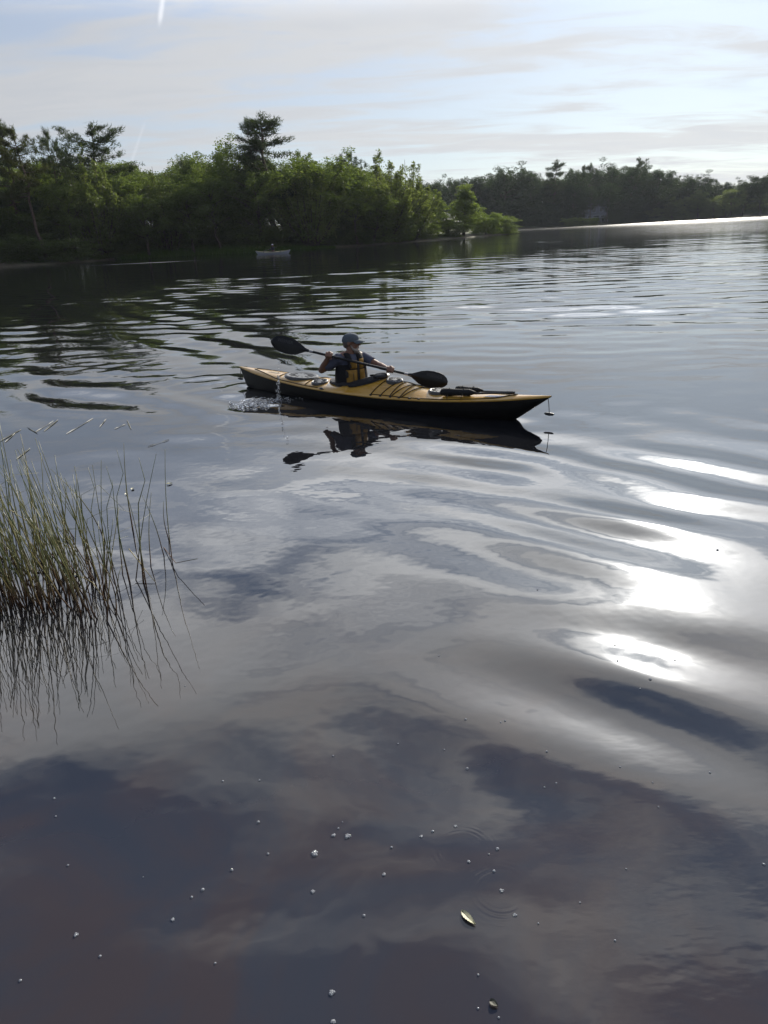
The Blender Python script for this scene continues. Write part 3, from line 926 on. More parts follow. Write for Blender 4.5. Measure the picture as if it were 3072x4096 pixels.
# ---- the far shore on the right
FAR = [
    ('round1', 'far', 1735, 722, 258, 110, 'far dark round tree next to the shoots of the willow'),
    ('round2', 'far', 1830, 716, 260, 120, 'far dark tree behind the pointed light green tree'),
    ('round3', 'far', 1905, 714, 262, 90, 'far tree left of the tall rounded far tree'),
    ('round1', 'far', 2022, 672, 262, 175, 'tall rounded far tree behind the tip of the point'),
    ('pine3', 'pine', 2096, 672, 268, 60, 'small far pine right of the tall rounded far tree'),
    ('round3', 'far', 2130, 692, 262, 100, 'far tree left of the tall far pine'),
    ('pine1', 'pine', 2224, 645, 264, 95, 'tall far pine in the middle of the far shore'),
    ('round2', 'far', 2300, 682, 266, 110, 'far tree right of the tall far pine'),
    ('pine3', 'pine', 2332, 662, 276, 45, 'narrow small pine above the grey house'),
    ('pine1', 'pine', 2370, 656, 276, 70, 'fuller small pine above the grey house'),
    ('round1', 'far', 2452, 655, 276, 130, 'big dark far tree right of the grey house'),
    ('round2', 'far', 2535, 668, 280, 150, 'broad dark far tree under the lone pine top'),
    ('pine2', 'pine', 2556, 631, 292, 75, 'lone pine with a tiered top above the dark far trees'),
    ('round3', 'far', 2625, 685, 282, 120, 'dark far tree sloping down to the low green trees'),
    ('open1', 'far', 2690, 704, 292, 100, 'thin far tree right of the dark far trees'),
    ('round1', 'far', 2782, 700, 290, 130, 'round far tree above the low green trees'),
    ('open2', 'far', 2850, 716, 292, 80, 'gappy far tree left of the dip in the treeline'),
    ('round3', 'far', 2296, 740, 256, 80, 'far tree with its crown over the left end of the grey house'),
    ('round2', 'far', 2432, 735, 258, 90, 'far tree with its crown over the right end of the grey house'),
    ('open1', 'far', 2366, 748, 260, 80, 'far tree whose limbs hang over the roof of the grey house'),
    ('round3', 'far', 2916, 733, 288, 70, 'low far tree in the dip of the treeline'),
    ('round2', 'far', 3060, 702, 272, 170, 'large dark far tree at the right edge of the picture'),
    ('round1', 'far', 2985, 720, 276, 100, 'far tree left of the large one at the right edge'),
    ('oval1', 'mid', 2800, 770, 280, 90, 'mid green oval tree near the water of the far shore'),
    ('cone1', 'mid', 2860, 800, 276, 70, 'small pointed green tree on the far shore'),
    ('round3', 'mid', 2930, 760, 272, 100, 'mid green tree in front of the dip in the treeline'),
    ('cone2', 'dark', 2695, 812, 277, 60, 'small dark pointed tree by the far waterline'),
]
for k, m, px, top, Y, wpx, lab in FAR:
    tree_px(k, m, px, top, Y, wpx, lab, name=PINE if k.startswith('pine') else 'leafy_tree', z0=0.9)
for i in range(46):
    px = 1690 + i * 31 + random.uniform(-12, 12)
    Y = random.uniform(268, 300) if px < 2400 else random.uniform(296, 320)
    if 2290 < px < 2440: Y = random.uniform(300, 312)
    top = np.interp(px, [1690, 1950, 2020, 2200, 2450, 2560, 2650, 2800, 2920, 3000, 3080], [735, 735, 700, 705, 680, 680, 708, 725, 752, 730, 715]) + random.uniform(0, 25)
    tree_px(random.choice(('round1', 'round2', 'round3', 'oval1')), 'far', px, top, Y, random.uniform(95, 150),
            'dark leafy tree in the closed wood of the far shore', 'trees in the closed wood of the far shore', 'leafy_tree', z0=1.5)
for i in range(34):
    px = 2080 + i * 30 + random.uniform(-10, 10)
    if 2318 < px < 2425: continue
    x0 = atY(px, 880, 262).x
    Y = shoreY(x0, SHORE_B) + random.uniform(3, 8)
    dark = px < 2620
    tree_px(random.choice(('bush1', 'bush2')), 'far' if dark else random.choice(('mid', 'light', 'dark')), px, np.interp(px, [2080, 2300, 2650, 2660, 3080], [872, 858, 835, 800, 790]) + random.uniform(-8, 25), Y, random.uniform(55, 100),
            'dark bush along the far waterline left of the bright glitter' if dark else 'green bush along the far waterline above the bright glitter',
            'dark bushes along the far waterline' if dark else 'green bushes along the far waterline', BUSH, z0=0.2, cat='bush')
for i in range(42):
    px = 1960 + i * 27 + random.uniform(-10, 10)
    if 2322 < px < 2424: continue
    Y = shoreY(atY(px, 880, 262).x, SHORE_B) + random.uniform(9, 16)
    tree(random.choice(('bush1', 'bush2')), 'far', atY(px, 880, Y).x, Y, 0.6, random.uniform(5.0, 8.0), random.uniform(9, 14),
         'tall dark thicket bush under the trees of the far shore', 'thicket bushes under the far trees', BUSH, 'bush')
for i, (px, top, w) in enumerate(((2285, 872, 70), (2345, 874, 60), (2372, 872, 40))):
    tree_px('bush2', 'light', px, top, 248 + i * 2, w, ('pale green bush left of the grey house at the water', 'pale green bush in front of the grey house', 'smaller pale bush in front of the grey house at its right')[i], name=BUSH, z0=0.1, cat='bush')
for px, Y in ((-250, 90), (-330, 86), (-420, 84), (3160, 268), (3240, 262), (3330, 258)):
    P = atY(px, 900, Y)
    tree('round1', 'dark', P.x, Y + 6, 0.8, 13 if px < 0 else 21, None, 'leafy tree beyond the edge of the picture', 'trees beyond the picture', 'leafy_tree')

# faint air volume added to lighten the dark trees, standing in for lens veil
FILL_HAZE = 0.00010
def fill_haze():
    m = bpy.data.materials.new('fill_haze')
    m.use_nodes = True
    w = NT(m.node_tree)
    v = w.n('ShaderNodeVolumePrincipled', i_Density=FILL_HAZE, i_Anisotropy=0.3)
    v.inputs['Color'].default_value = (0.80, 0.88, 1.0, 1)
    o = w.n('ShaderNodeOutputMaterial')
    w.l(v.outputs[0], o.inputs['Volume'])
    o_ = B().box((0, 1000, 30.0), (5600, 3200, 66)).build('fill_haze', m, None, False)
    tag(o_, 'thin pale veil of air added to lighten the trees of the banks', 'fill_haze', kind='stuff')
fill_haze()

# marsh grass along the left bank
def marsh():
    rng = np.random.default_rng(31)
    n = 17000
    px = rng.uniform(470, 1330, n)
    x = np.array([atY(p, 1000, 97).x for p in px])
    sh = np.array([shoreY(q, SHORE_A[:15]) for q in x])
    off = rng.uniform(-0.8, 3.8, n) * np.interp(px, [470, 560, 1050, 1330], [0.4, 1, 0.9, 0.15])
    y = sh + off
    h = rng.uniform(0.5, 1.25, n) * np.interp(px, [470, 560, 1000, 1330], [0.6, 1, 0.9, 0.35]) * (0.55 + 0.15 * np.clip(off, 0, 3))
    a = rng.uniform(0, 6.28, n)
    w = 0.045
    lean = rng.normal(0, 0.18, (n, 2))
    b0 = np.stack([x - np.cos(a) * w, y - np.sin(a) * w, np.full(n, -0.1)], 1)
    b1 = np.stack([x + np.cos(a) * w, y + np.sin(a) * w, np.full(n, -0.1)], 1)
    t = np.stack([x + lean[:, 0], y + lean[:, 1], h + 0.08 * np.clip(off, 0, 4)], 1)
    V = np.stack([b0, b1, t], 1).reshape(-1, 3)
    o = link('marsh_grass', np_mesh('marsh_grass', V, np.arange(n * 3).reshape(-1, 3)), M_LEAF['marsh'])
    tag(o, 'band of green marsh grass along the foot of the left bank', 'grass', kind='stuff')
marsh()

# grey house half hidden on the far shore
M_SIDING = mat_plain('grey_siding', (0.11, 0.12, 0.155), 0.7, 0.3, 0.08, 2.0)
M_WHITE = mat_plain('white_paint', (0.62, 0.63, 0.66), 0.6, 0.3, 0.06, 4.0)
M_TRIM = mat_plain('grey_trim', (0.24, 0.26, 0.31), 0.7, 0.3, 0.1, 2.0)
M_ROOF = mat_plain('dark_shingle', (0.06, 0.06, 0.07), 0.9, 0.2, 0.2, 2.0)
M_GLASS = mat_plain('window_glass', (0.02, 0.025, 0.03), 0.06, 0.5, 0.05)
def house():
    P = atY(2372, 862, 272)
    root = empty('house', (P.x, 272, 0.7), R(14))
    tag(root, 'grey house with white trim half hidden behind far shore bushes', 'house')
    B().box((0, 4, 2.6), (10.4, 8, 5.6)).build('wall', M_SIDING, root, False)
    b = B()
    b.add([(-5.8, -0.4, 5.3), (5.8, -0.4, 5.3), (5.8, 4, 8.2), (-5.8, 4, 8.2), (-5.8, -0.4, 5.5), (5.8, -0.4, 5.5), (5.8, 4, 8.4), (-5.8, 4, 8.4)],
          [(0, 1, 2, 3), (4, 7, 6, 5), (0, 4, 5, 1), (1, 5, 6, 2), (3, 2, 6, 7), (0, 3, 7, 4)])
    b.add([(-5.8, 8.4, 5.3), (5.8, 8.4, 5.3), (5.8, 4, 8.2), (-5.8, 4, 8.2), (-5.8, 8.4, 5.5), (5.8, 8.4, 5.5), (5.8, 4, 8.4), (-5.8, 4, 8.4)],
          [(3, 2, 1, 0), (5, 6, 7, 4), (1, 5, 4, 0), (2, 6, 5, 1), (7, 6, 2, 3), (4, 7, 3, 0)])
    b.build('roof', M_ROOF, root, False)
    for (x, z, w, h) in ((-3.6, 1.3, 1.5, 1.7), (-1.3, 1.3, 1.5, 1.7), (1.2, 1.3, 2.2, 1.9), (3.7, 1.3, 1.4, 1.7), (-2.6, 4.1, 1.1, 1.3), (0.2, 4.1, 1.4, 1.4), (3.0, 4.1, 1.1, 1.3)):
        f = B()
        for sx in (-1, 1): f.box((x + sx * (w / 2 + 0.06), -0.04, z), (0.14, 0.12, h + 0.28))
        for sz in (-1, 1): f.box((x, -0.04, z + sz * (h / 2 + 0.06)), (w - 0.03, 0.12, 0.14))
        fr = f.build('window', M_TRIM, root, False)
        B().box((x, -0.01, z), (w - 0.03, 0.05, h - 0.03)).build('pane', M_GLASS, fr, False)
    p = B()
    for x in (-4.9, -2.5, 0, 2.5, 4.9): p.box((x, -1.5, 0.2), (0.16, 0.16, 2.6))
    p.build('porch_post', M_TRIM, root, False)
    B().box((0, -0.85, 1.6), (10.4, 1.6, 0.14)).build('porch_roof', M_TRIM, root, False)
house()

# ------------------------------------------------------------------ the yellow kayak
def mat_deck():
    m = bpy.data.materials.new('yellow_gelcoat')
    m.use_nodes = True
    w = NT(m.node_tree)
    tc = w.n('ShaderNodeTexCoord')
    mp = w.n('ShaderNodeMapping')
    mp.inputs['Scale'].default_value = (1.0, 6.0, 6.0)
    w.l(tc.outputs['Object'], mp.inputs['Vector'])
    n = w.n('ShaderNodeTexNoise', i_Scale=3.0, i_Detail=8.0, i_Roughness=0.65)
    w.l(mp.outputs[0], n.inputs['Vector'])
    c = w.mix(w.smooth(n.outputs[0], 0.35, 0.7), (0.50, 0.275, 0.040), (0.58, 0.340, 0.065))
    p = w.n('ShaderNodeBsdfPrincipled')
    w.l(c, p.inputs['Base Color'])
    w.l(w.ramp(n.outputs[0], [(0.3, (0.22,) * 3), (0.7, (0.38,) * 3)]), p.inputs['Roughness'])
    p.inputs['Coat Weight'].default_value = 0.6
    p.inputs['Coat Roughness'].default_value = 0.12
    o = w.n('ShaderNodeOutputMaterial')
    w.l(p.outputs[0], o.inputs[0])
    return m
M_DECK = mat_deck()
M_HULL = mat_plain('black_hull', (0.006, 0.0055, 0.005), 0.40, 0.22, 0.3, 20.0)
M_RUBBER = mat_plain('grey_rubber', (0.075, 0.078, 0.082), 0.42, 0.5, 0.15, 25.0)
M_BLACK = mat_plain('black_plastic', (0.014, 0.014, 0.015), 0.45, 0.4, 0.2, 40.0)
M_CORD = mat_plain('black_cord', (0.018, 0.015, 0.012), 0.8, 0.3, 0.3, 80.0)
M_CARBON = mat_plain('carbon_blade', (0.008, 0.008, 0.009), 0.36, 0.28, 0.25, 60.0)
M_SHAFT = mat_plain('carbon_shaft', (0.009, 0.009, 0.010), 0.30, 0.4, 0.2, 60.0)
M_LABEL = mat_plain('pale_print', (0.33, 0.33, 0.34), 0.6, 0.3, 0.05)
M_PRINT = mat_plain('faint_grey_print', (0.050, 0.050, 0.054), 0.5, 0.3, 0.05)
M_BADGE = mat_plain('blue_grey_sticker', (0.13, 0.15, 0.22), 0.4, 0.4, 0.5, 60.0)

HLF = KL / 2
def k_half(t):
    e = abs(t) / HLF
    return max(0.010, 0.290 * (1 - e ** (1.9 if t > 0 else 2.1)) ** 0.92)
def k_sheer(t):
    e = abs(t) / HLF
    return 0.145 + (0.150 if t > 0 else 0.120) * e ** 2.3
def k_camber(t):
    if t < -0.65: c = 0.050
    elif t < 0.18: c = 0.050 + 0.105 * smoothstep(-0.65, 0.18, t)
    else: c = 0.155 - 0.110 * smoothstep(0.15, 1.10, t)
    e = abs(t) / HLF
    return float(c) * (1 - e ** 4) + 0.004
def k_keel(t):
    z = -0.11
    if t > 1.2: z = -0.11 + 0.11 * ((t - 1.2) / 0.74) ** 1.6
    if t > 1.94: z = (t - 1.94) / (HLF - 1.94) * 0.285
    if t < -1.3: z = -0.11 + 0.10 * ((-1.3 - t) / 0.95) ** 1.5
    if t < -2.23: z = -0.01 + (-2.23 - t) / (HLF - 2.23) * 0.265
    return min(z, k_sheer(t) - 0.012)
def deck_z(t, lat):
    b = k_half(t)
    q = min(1.0, abs(lat) / b)
    return k_sheer(t) + k_camber(t) * ((1 - q ** 1.7) if t > -0.2 else (1 - q ** 3.0))
CPC, CPA, CPB = -0.20, 0.405, 0.215           # cockpit centre, half length, half width
def coam(q):
    """outline of the cockpit at parameter q (0 at the front)"""
    c, s = math.cos(q), math.sin(q)
    w = CPB * (0.92 + 0.10 * -c)
    return CPC + CPA * c, w * s
def seam_z(t):
    return max(k_keel(t) + 0.008, k_sheer(t) - 0.018 + 0.004 * (abs(t) / HLF) ** 1.5)

def build_kayak():
    root = empty('kayak', (KC[0], KC[1], 0), KANG)
    tag(root, 'yellow sea kayak with black hull and black hatch covers on the near water', 'kayak')
    ts = np.sort(np.unique(np.r_[np.linspace(-HLF, HLF, 90), np.linspace(-0.66, 0.26, 60), HLF - 0.02, -HLF + 0.02]))
    # hull below the seam
    rows = []
    for t in ts:
        b, zs, zk = k_half(t), seam_z(t), k_keel(t)
        if t > 1.94 or t < -2.23: zk = min(zk, zs - 0.002)
        pts = []
        for q in np.linspace(-1, 1, 15):
            a = abs(q)
            y = math.copysign(b * (min(1, a * 1.30) ** 0.85) * (0.975 if a < 1 else 0.985), q) if a > 0 else 0
            z = zk + (zs - zk) * (max(0, a) ** 2.3)
            pts.append((t, y, z))
        rows.append(pts)
    hull = B().grid(rows).build('hull', M_HULL, root, True, sharp=60)
    # deck with its rounded gunwale and a hole for the cockpit
    rows = []
    lats = [-1, -0.94, -0.86, -0.76, -0.66, -0.56, -0.46, -0.36, -0.26, -0.16, -0.06, 0.0, 0.06, 0.16, 0.26, 0.36, 0.46, 0.56, 0.66, 0.76, 0.86, 0.94, 1]
    for t in ts:
        b = k_half(t)
        pts = [(t, -b * 0.985, seam_z(t)), (t, -b * 1.006, (seam_z(t) + k_sheer(t)) / 2)]
        pts += [(t, q * b, deck_z(t, q * b)) for q in lats]
        pts += [(t, b * 1.006, (seam_z(t) + k_sheer(t)) / 2), (t, b * 0.985, seam_z(t))]
        rows.append(pts)
    n = len(rows[0])
    bd = B()
    V = [p for r in rows for p in r]
    F = []
    for j in range(len(rows) - 1):
        for i in range(n - 1):
            c = np.mean([V[j * n + i], V[j * n + i + 1], V[(j + 1) * n + i], V[(j + 1) * n + i + 1]], axis=0)
            w = CPB * (0.92 - 0.10 * (c[0] - CPC) / CPA)
            if ((c[0] - CPC) / CPA) ** 2 + (c[1] / w) ** 2 < 0.93: continue
            F.append((j * n + i, j * n + i + 1, (j + 1) * n + i + 1, (j + 1) * n + i))
    bd.add(V, F)
    bd.build('deck', M_DECK, root, True, sharp=60)
    # cockpit coaming
    b = B()
    rows = []
    for k in range(49):
        q = 2 * math.pi * k / 48
        row = []
        for (s, dz) in ((0.97, -0.03), (1.0, 0.022), (1.07, 0.034), (1.10, 0.026), (1.09, 0.016), (1.02, 0.010), (1.01, -0.02)):
            x, y = coam(q)
            x, y = CPC + (x - CPC) * (1 + (s - 1) * 0.6), y * s
            x0, y0 = coam(q)
            row.append((x, y, deck_z(x0, y0) + dz))
        rows.append(row)
    b.grid(rows)
    b.build('cockpit_coaming', M_BLACK, root)
    # thigh pad / map pocket at the front of the coaming
    b = B()
    b.ell((0.16, 0.0, deck_z(0.2, 0) + 0.030), (0.10, 0.11, 0.030))
    b.ell((0.02, 0.10, deck_z(0.05, 0.1) + 0.028), (0.13, 0.035, 0.022))
    b.build('deck_bag', M_BLACK, root)
    # hatches: rim + cover with radial ribs
    def hatch(t, lat, rx, ry, tilt=0.0, rim=0.020, name='hatch_cover'):
        z = deck_z(t, lat)
        e = 0.03
        nx = (deck_z(t + e, lat) - deck_z(t - e, lat)) / (2 * e)
        ny = (deck_z(t, lat + e) - deck_z(t, lat - e)) / (2 * e)
        nrm = Vector((-nx, -ny, 1)).normalized()
        Mx = nrm.to_track_quat('Z', 'Y').to_matrix()
        # keep the long axis along the boat
        xa = (Vector((1, 0, 0)) - nrm * nrm.x).normalized()
        Mx = Matrix((xa, nrm.cross(xa), nrm)).transposed()
        b = B()
        b.lathe((t, lat, z), [(1.06, -0.03), (1.06, rim * 0.45), (1.0, rim * 0.5), (1.0, rim * 0.85), (0.96, rim), (0.88, rim * 1.05), (0.84, rim * 0.86), (0.4, rim * 0.92), (0.0, rim * 0.95)], 40, rx, ry, Mx)
        h = b.build(name, M_RUBBER, root)
        bb = B()
        for k in range(12):
            q = 2 * math.pi * k / 12 + 0.1
            Rz = Mx @ Matrix.Rotation(math.atan2(math.sin(q) * ry, math.cos(q) * rx), 3, 'Z')
            c = Vector((t, lat, z)) + Mx @ Vector((math.cos(q) * rx * 0.58, math.sin(q) * ry * 0.58, rim * 0.93))
            bb.box(c, (0.40 * (rx + ry) / 2, 0.008, 0.008), Rz)
        bb.build('rib', M_BLACK, h, False)
        return h
    hatch(-1.165, 0.0, 0.245, 0.165)
    hatch(-0.735, -0.120, 0.105, 0.098)
    hatch(0.360, -0.01, 0.094, 0.094, rim=0.016)
    hatch(0.985, 0.0, 0.128, 0.118)
    # deck lines along both edges and across
    def line(pts, r=0.0045, name='deck_line', lift=0.005):
        P = []
        for a, bb in zip(pts[:-1], pts[1:]):
            for s in np.linspace(0, 1, 10)[:-1]:
                t = a[0] + (bb[0] - a[0]) * s
                la = a[1] + (bb[1] - a[1]) * s
                P.append((t, la, deck_z(t, la) + lift))
        t, la = pts[-1]
        P.append((t, la, deck_z(t, la) + lift))
        return B().tube(P, r, 6).build(name, M_CORD, root)
    def edge(t, f=0.93): return k_half(t) * f
    for sgn in (-1, 1):
        line([(-2.02, 0.02 * sgn), (-1.45, sgn * edge(-1.45)), (-0.95, sgn * edge(-0.95)), (-0.66, sgn * edge(-0.66))])
        line([(0.20, sgn * edge(0.20)), (0.62, sgn * edge(0.62)), (1.2, sgn * edge(1.2)), (1.75, sgn * edge(1.75, 0.8)), (1.96, 0.01 * sgn)])
    line([(-1.45, -edge(-1.45)), (-1.45, edge(-1.45))])
    line([(-0.90, -edge(-0.92)), (-0.88, edge(-0.88))])
    # bungees over the foredeck
    near = [0.20, 0.34, 0.48, 0.60]
    runs = [((0.20, -1), (0.30, 0.05), (0.42, 1)), ((0.34, -1), (0.47, 0.1), (0.60, 1)), ((0.47, -1), (0.50, 0.0), (0.46, 1)), ((0.49, -1), (0.62, 0.1), (0.74, 1)), ((0.61, -1), (0.64, 0.0), (0.60, 1)), ((0.63, -1), (0.76, 0.1), (0.86, 1))]
    for rn in runs:
        line([(t, f * edge(t, 0.95) if abs(f) == 1 else f * 0.2) for t, f in rn], 0.0052, 'bungee', 0.007)
    b = B()
    for t in near + [0.74, 0.86]:
        for sgn in (-1, 1):
            b.ell((t, sgn * edge(t, 0.96), deck_z(t, edge(t, 0.96)) + 0.004), (0.020, 0.010, 0.010), nu=8, nv=4)
    b.build('deck_fitting', M_BLACK, root)
    b = B()
    b.ell((-0.58, -edge(-0.58, 0.96), deck_z(-0.58, edge(-0.58, 0.96)) + 0.004), (0.040, 0.014, 0.016), nu=10, nv=5)
    b.build('skeg_slider', M_BLACK, root)
    # grab toggles hanging from both tips
    for t0, z0, dx in ((HLF - 0.035, 0.235, 0.02), (-HLF + 0.02, 0.225, -0.035)):
        tg = B().tube([(t0 + dx - 0.055, 0, z0 - 0.125), (t0 + dx - 0.04, 0, z0 - 0.128), (t0 + dx, 0, z0 - 0.13), (t0 + dx + 0.04, 0, z0 - 0.128), (t0 + dx + 0.055, 0, z0 - 0.125)], [0.005, 0.014, 0.017, 0.014, 0.005], 10).build('grab_toggle', M_BLACK, root)
        B().tube([(t0, 0, z0 + 0.04), (t0 + dx * 0.6, 0.0, z0 - 0.03), (t0 + dx, 0, z0 - 0.122)], 0.0035, 6).build('toggle_cord', M_CORD, tg)
    # maker's sticker near the bow, faint mark on the stern
    for (t, la, w, h, nm) in ((1.70, -0.062, 0.20, 0.05, 'sticker'), (-1.66, -0.03, 0.16, 0.035, 'sticker')):
        rows = [[(t + w * (i / 6 - 0.5) + 0.03 * j, la + h * (j / 2 - 0.5), deck_z(t + w * (i / 6 - 0.5), la + h * (j / 2 - 0.5)) + 0.004) for i in range(7)] for j in range(3)]
        B().grid(rows).build(nm, M_BADGE if t > 0 else mat_plain('worn_mark', (0.42, 0.36, 0.24), 0.5, 0.3, 0.3, 80), root)
build_kayak()

def kpoint(t, lat, z):
    p = KC + KU * t + KLAT * lat
    return Vector((p[0], p[1], z))

# spare paddle halves in sleeves on the foredeck
M_SLEEVE = mat_plain('black_sleeve', (0.012, 0.012, 0.013), 0.75, 0.3, 0.35, 60.0, 0.002)
for (t0, t1, l0, l1, r0, r1, t2, l2, lab) in ((1.10, 1.475, -0.130, -0.085, 0.044, 0.036, 1.92, 0.000, 'thick black sleeve of a spare paddle half on the near side of the foredeck'),
                                              (1.14, 1.47, 0.110, 0.085, 0.034, 0.028, 1.88, 0.025, 'slim black sleeve of a spare paddle half on the far side of the foredeck')):
    c0 = kpoint(t0, l0, 0)
    root = empty('spare_paddle', (c0.x, c0.y, deck_z(t0, l0)), KANG)
    tag(root, lab, 'paddle', 'spare paddle halves on the foredeck')
    zb = deck_z(t0, l0)
    def LP(t, la, up): return (t - t0, la - l0, deck_z(t, la) - zb + up)
    P = [LP(t0 + (t1 - t0) * s, l0 + (l1 - l0) * s, r0 + (r1 - r0) * s + 0.004) for s in np.linspace(0, 1, 9)]
    rad = [(r0 + (r1 - r0) * s) * (1 + 0.04 * math.sin(9 * s)) for s in np.linspace(0, 1, 9)]
    rad[0] *= 0.8; rad[-1] *= 0.6
    B().tube([(P[0][0] - 0.012, P[0][1], P[0][2])] + P + [(P[-1][0] + 0.03, P[-1][1], P[-1][2])], [rad[0] * 0.5] + rad + [rad[-1] * 0.5], 12).build('sleeve', M_SLEEVE, root)
    B().tube([(P[-1][0] + 0.01, P[-1][1], P[-1][2] - 0.01), LP(t2, l2, 0.022)], [0.0105, 0.0105], 8).build('shaft', M_SHAFT, root)
    B().tube([LP(t2 - 0.06, l2 + (l1 - l2) * 0.12, 0.022), LP(t2 + 0.01, l2, 0.022)], [0.014, 0.013], 8).build('end_cap', M_BLACK, root)
    b = B()
    for s in (0.25, 0.7):
        t, la = t0 + (t1 - t0) * s, l0 + (l1 - l0) * s
        b.tube([LP(t, la - 0.055, -0.002), LP(t, la - 0.045, 0.05), LP(t, la, 2 * r0 + 0.004), LP(t, la + 0.045, 0.05), LP(t, la + 0.055, -0.002)], 0.004, 6)
    b.build('strap', M_CORD, root)

# ------------------------------------------------------------------ the paddle
PL, PR = atY(1085, 1368, 9.00), atY(1790, 1535, 8.56)     # blade tips
def build_paddle():
    ax = (PR - PL)
    Lp = ax.length
    ax.normalize()
    mid = (PL + PR) / 2
    fn = (Vector((0, 0, CAM_H)) - mid)
    fn = Vector((0.05, -1.0, 0.12))
    fn = (fn - ax * fn.dot(ax)).normalized()
    up = fn.cross(ax).normalized()
    if up.z < 0: up = -up
    Mx = Matrix((ax, up, ax.cross(up))).transposed()
    root = empty('paddle', mid)
    root.rotation_euler = Mx.to_euler()
    tag(root, 'black double-bladed paddle held across the kayaker\'s chest', 'paddle')
    h = Lp / 2
    bl = 0.47
    B().tube([(-h + bl - 0.16, 0, 0), (-h + bl + 0.1, 0, 0), (0, 0, 0), (h - bl - 0.1, 0, 0), (h - bl + 0.16, 0, 0)], [0.011, 0.0155, 0.0155, 0.0155, 0.011], 12).build('shaft', M_SHAFT, root)
    def blade(sgn, tilt):
        # outline: narrow throat, widest two thirds out, rounded asymmetric end
        S = [0.0, 0.08, 0.18, 0.30, 0.45, 0.60, 0.75, 0.87, 0.95, 1.0]
        U = [0.016, 0.022, 0.045, 0.072, 0.092, 0.098, 0.094, 0.078, 0.052, 0.014]
        D = [0.016, 0.022, 0.050, 0.082, 0.100, 0.103, 0.095, 0.076, 0.050, 0.022]
        front, back = [], []
        for s, u, d in zip(S, U, D):
            x = sgn * (h - bl + s * bl)
            rf, rb = [], []
            for q in np.linspace(-1, 1, 9):
                y = (u if q > 0 else d) * q + (0.012 * s)
                cup = 0.018 * s * s - 0.022 * s * (q * q) + 0.006
                spine = 0.010 * (1 - s) * max(0, 1 - abs(q) * 3)
                rf.append((x, y, cup + 0.003 + spine))
                rb.append((x, y, cup - 0.003 - spine))
            front.append(rf); back.append(rb)
        b = B()
        b.grid(front)
        b.grid([r[::-1] for r in back])
        n = len(front)
        b.grid([[f[0] for f in front], [f[0] for f in back]])
        b.grid([[f[-1] for f in back], [f[-1] for f in front]])
        b.grid([front[-1], back[-1]])
        o = b.build('blade', M_CARBON, root, True, sharp=50)
        o.rotation_euler = (tilt, 0, 0)
        # maker's name printed on the blade
        tcu = bpy.data.curves.new('t', 'FONT')
        tcu.body = 'WERNER'
        tcu.size = 0.058
        tcu.align_x, tcu.align_y = 'CENTER', 'CENTER'
        tcu.extrude = 0.0006
        to = bpy.data.objects.new('t', tcu)
        sc.collection.objects.link(to)
        dg = bpy.context.evaluated_depsgraph_get()
        me = bpy.data.meshes.new_from_object(to.evaluated_get(dg))
        bpy.data.objects.remove(to)
        for v in me.vertices:
            v.co.x *= 0.82
            x, y = v.co.x + sgn * (h - 0.17), v.co.y + (0.055 if sgn > 0 else 0.045)
            s = (abs(x) - (h - bl)) / bl
            q = (y - 0.012 * s) / 0.098
            v.co = Vector((x, y, 0.018 * s * s - 0.022 * s * q * q + 0.0105 + v.co.z))
        me.materials.clear()
        lt = link('lettering', me, M_PRINT, o)
        return o
    blade(-1, R(-4))
    blade(1, R(6))
    for x in (-h + bl + 0.03, h - bl - 0.03):
        B().tube([(x - 0.022, 0, 0), (x + 0.022, 0, 0)], 0.0165, 12).build('shaft_label', M_LABEL, root)
    b = B()
    return root
build_paddle()

# ------------------------------------------------------------------ the kayaker
M_SKIN = mat_plain('skin', (0.19, 0.10, 0.068), 0.55, 0.4, 0.12, 60.0)
M_SHIRT = mat_plain('blue_grey_shirt', (0.075, 0.084, 0.122), 0.9, 0.2, 0.12, 30.0, 0.003)
M_VEST = mat_plain('gold_vest', (0.27, 0.150, 0.028), 0.7, 0.3, 0.15, 25.0, 0.004)
M_VESTB = mat_plain('black_vest', (0.009, 0.009, 0.011), 0.8, 0.3, 0.2, 25.0, 0.004)
M_CAP = mat_plain('grey_cap', (0.085, 0.105, 0.125), 0.85, 0.2, 0.12, 60.0)
M_BEARD = mat_plain('grey_beard', (0.27, 0.24, 0.22), 0.9, 0.2, 0.3, 90.0, 0.004)
M_HAIR = mat_plain('grey_hair', (0.12, 0.105, 0.095), 0.9, 0.2, 0.3, 90.0, 0.003)
M_SKIRT = mat_plain('neoprene_skirt', (0.016, 0.016, 0.019), 0.7, 0.3, 0.2, 20.0, 0.003)
M_EYE = mat_plain('eye', (0.02, 0.016, 0.014), 0.2, 0.5, 0.0)

def cone_capsule(b, p0, p1, r0, r1, n=12):
    p0, p1 = Vector(p0), Vector(p1)
    d = (p1 - p0).normalized()
    pts, rad = [], []
    for a in (-80, -55, -25): 
        pts.append(p0 + d * (math.sin(R(a)) * r0)); rad.append(math.cos(R(a)) * r0)
    pts.append(p0); rad.append(r0)
    pts.append(p1); rad.append(r1)
    for a in (25, 55, 80):
        pts.append(p1 + d * (math.sin(R(a)) * r1)); rad.append(math.cos(R(a)) * r1)
    b.tube(pts, rad, n)

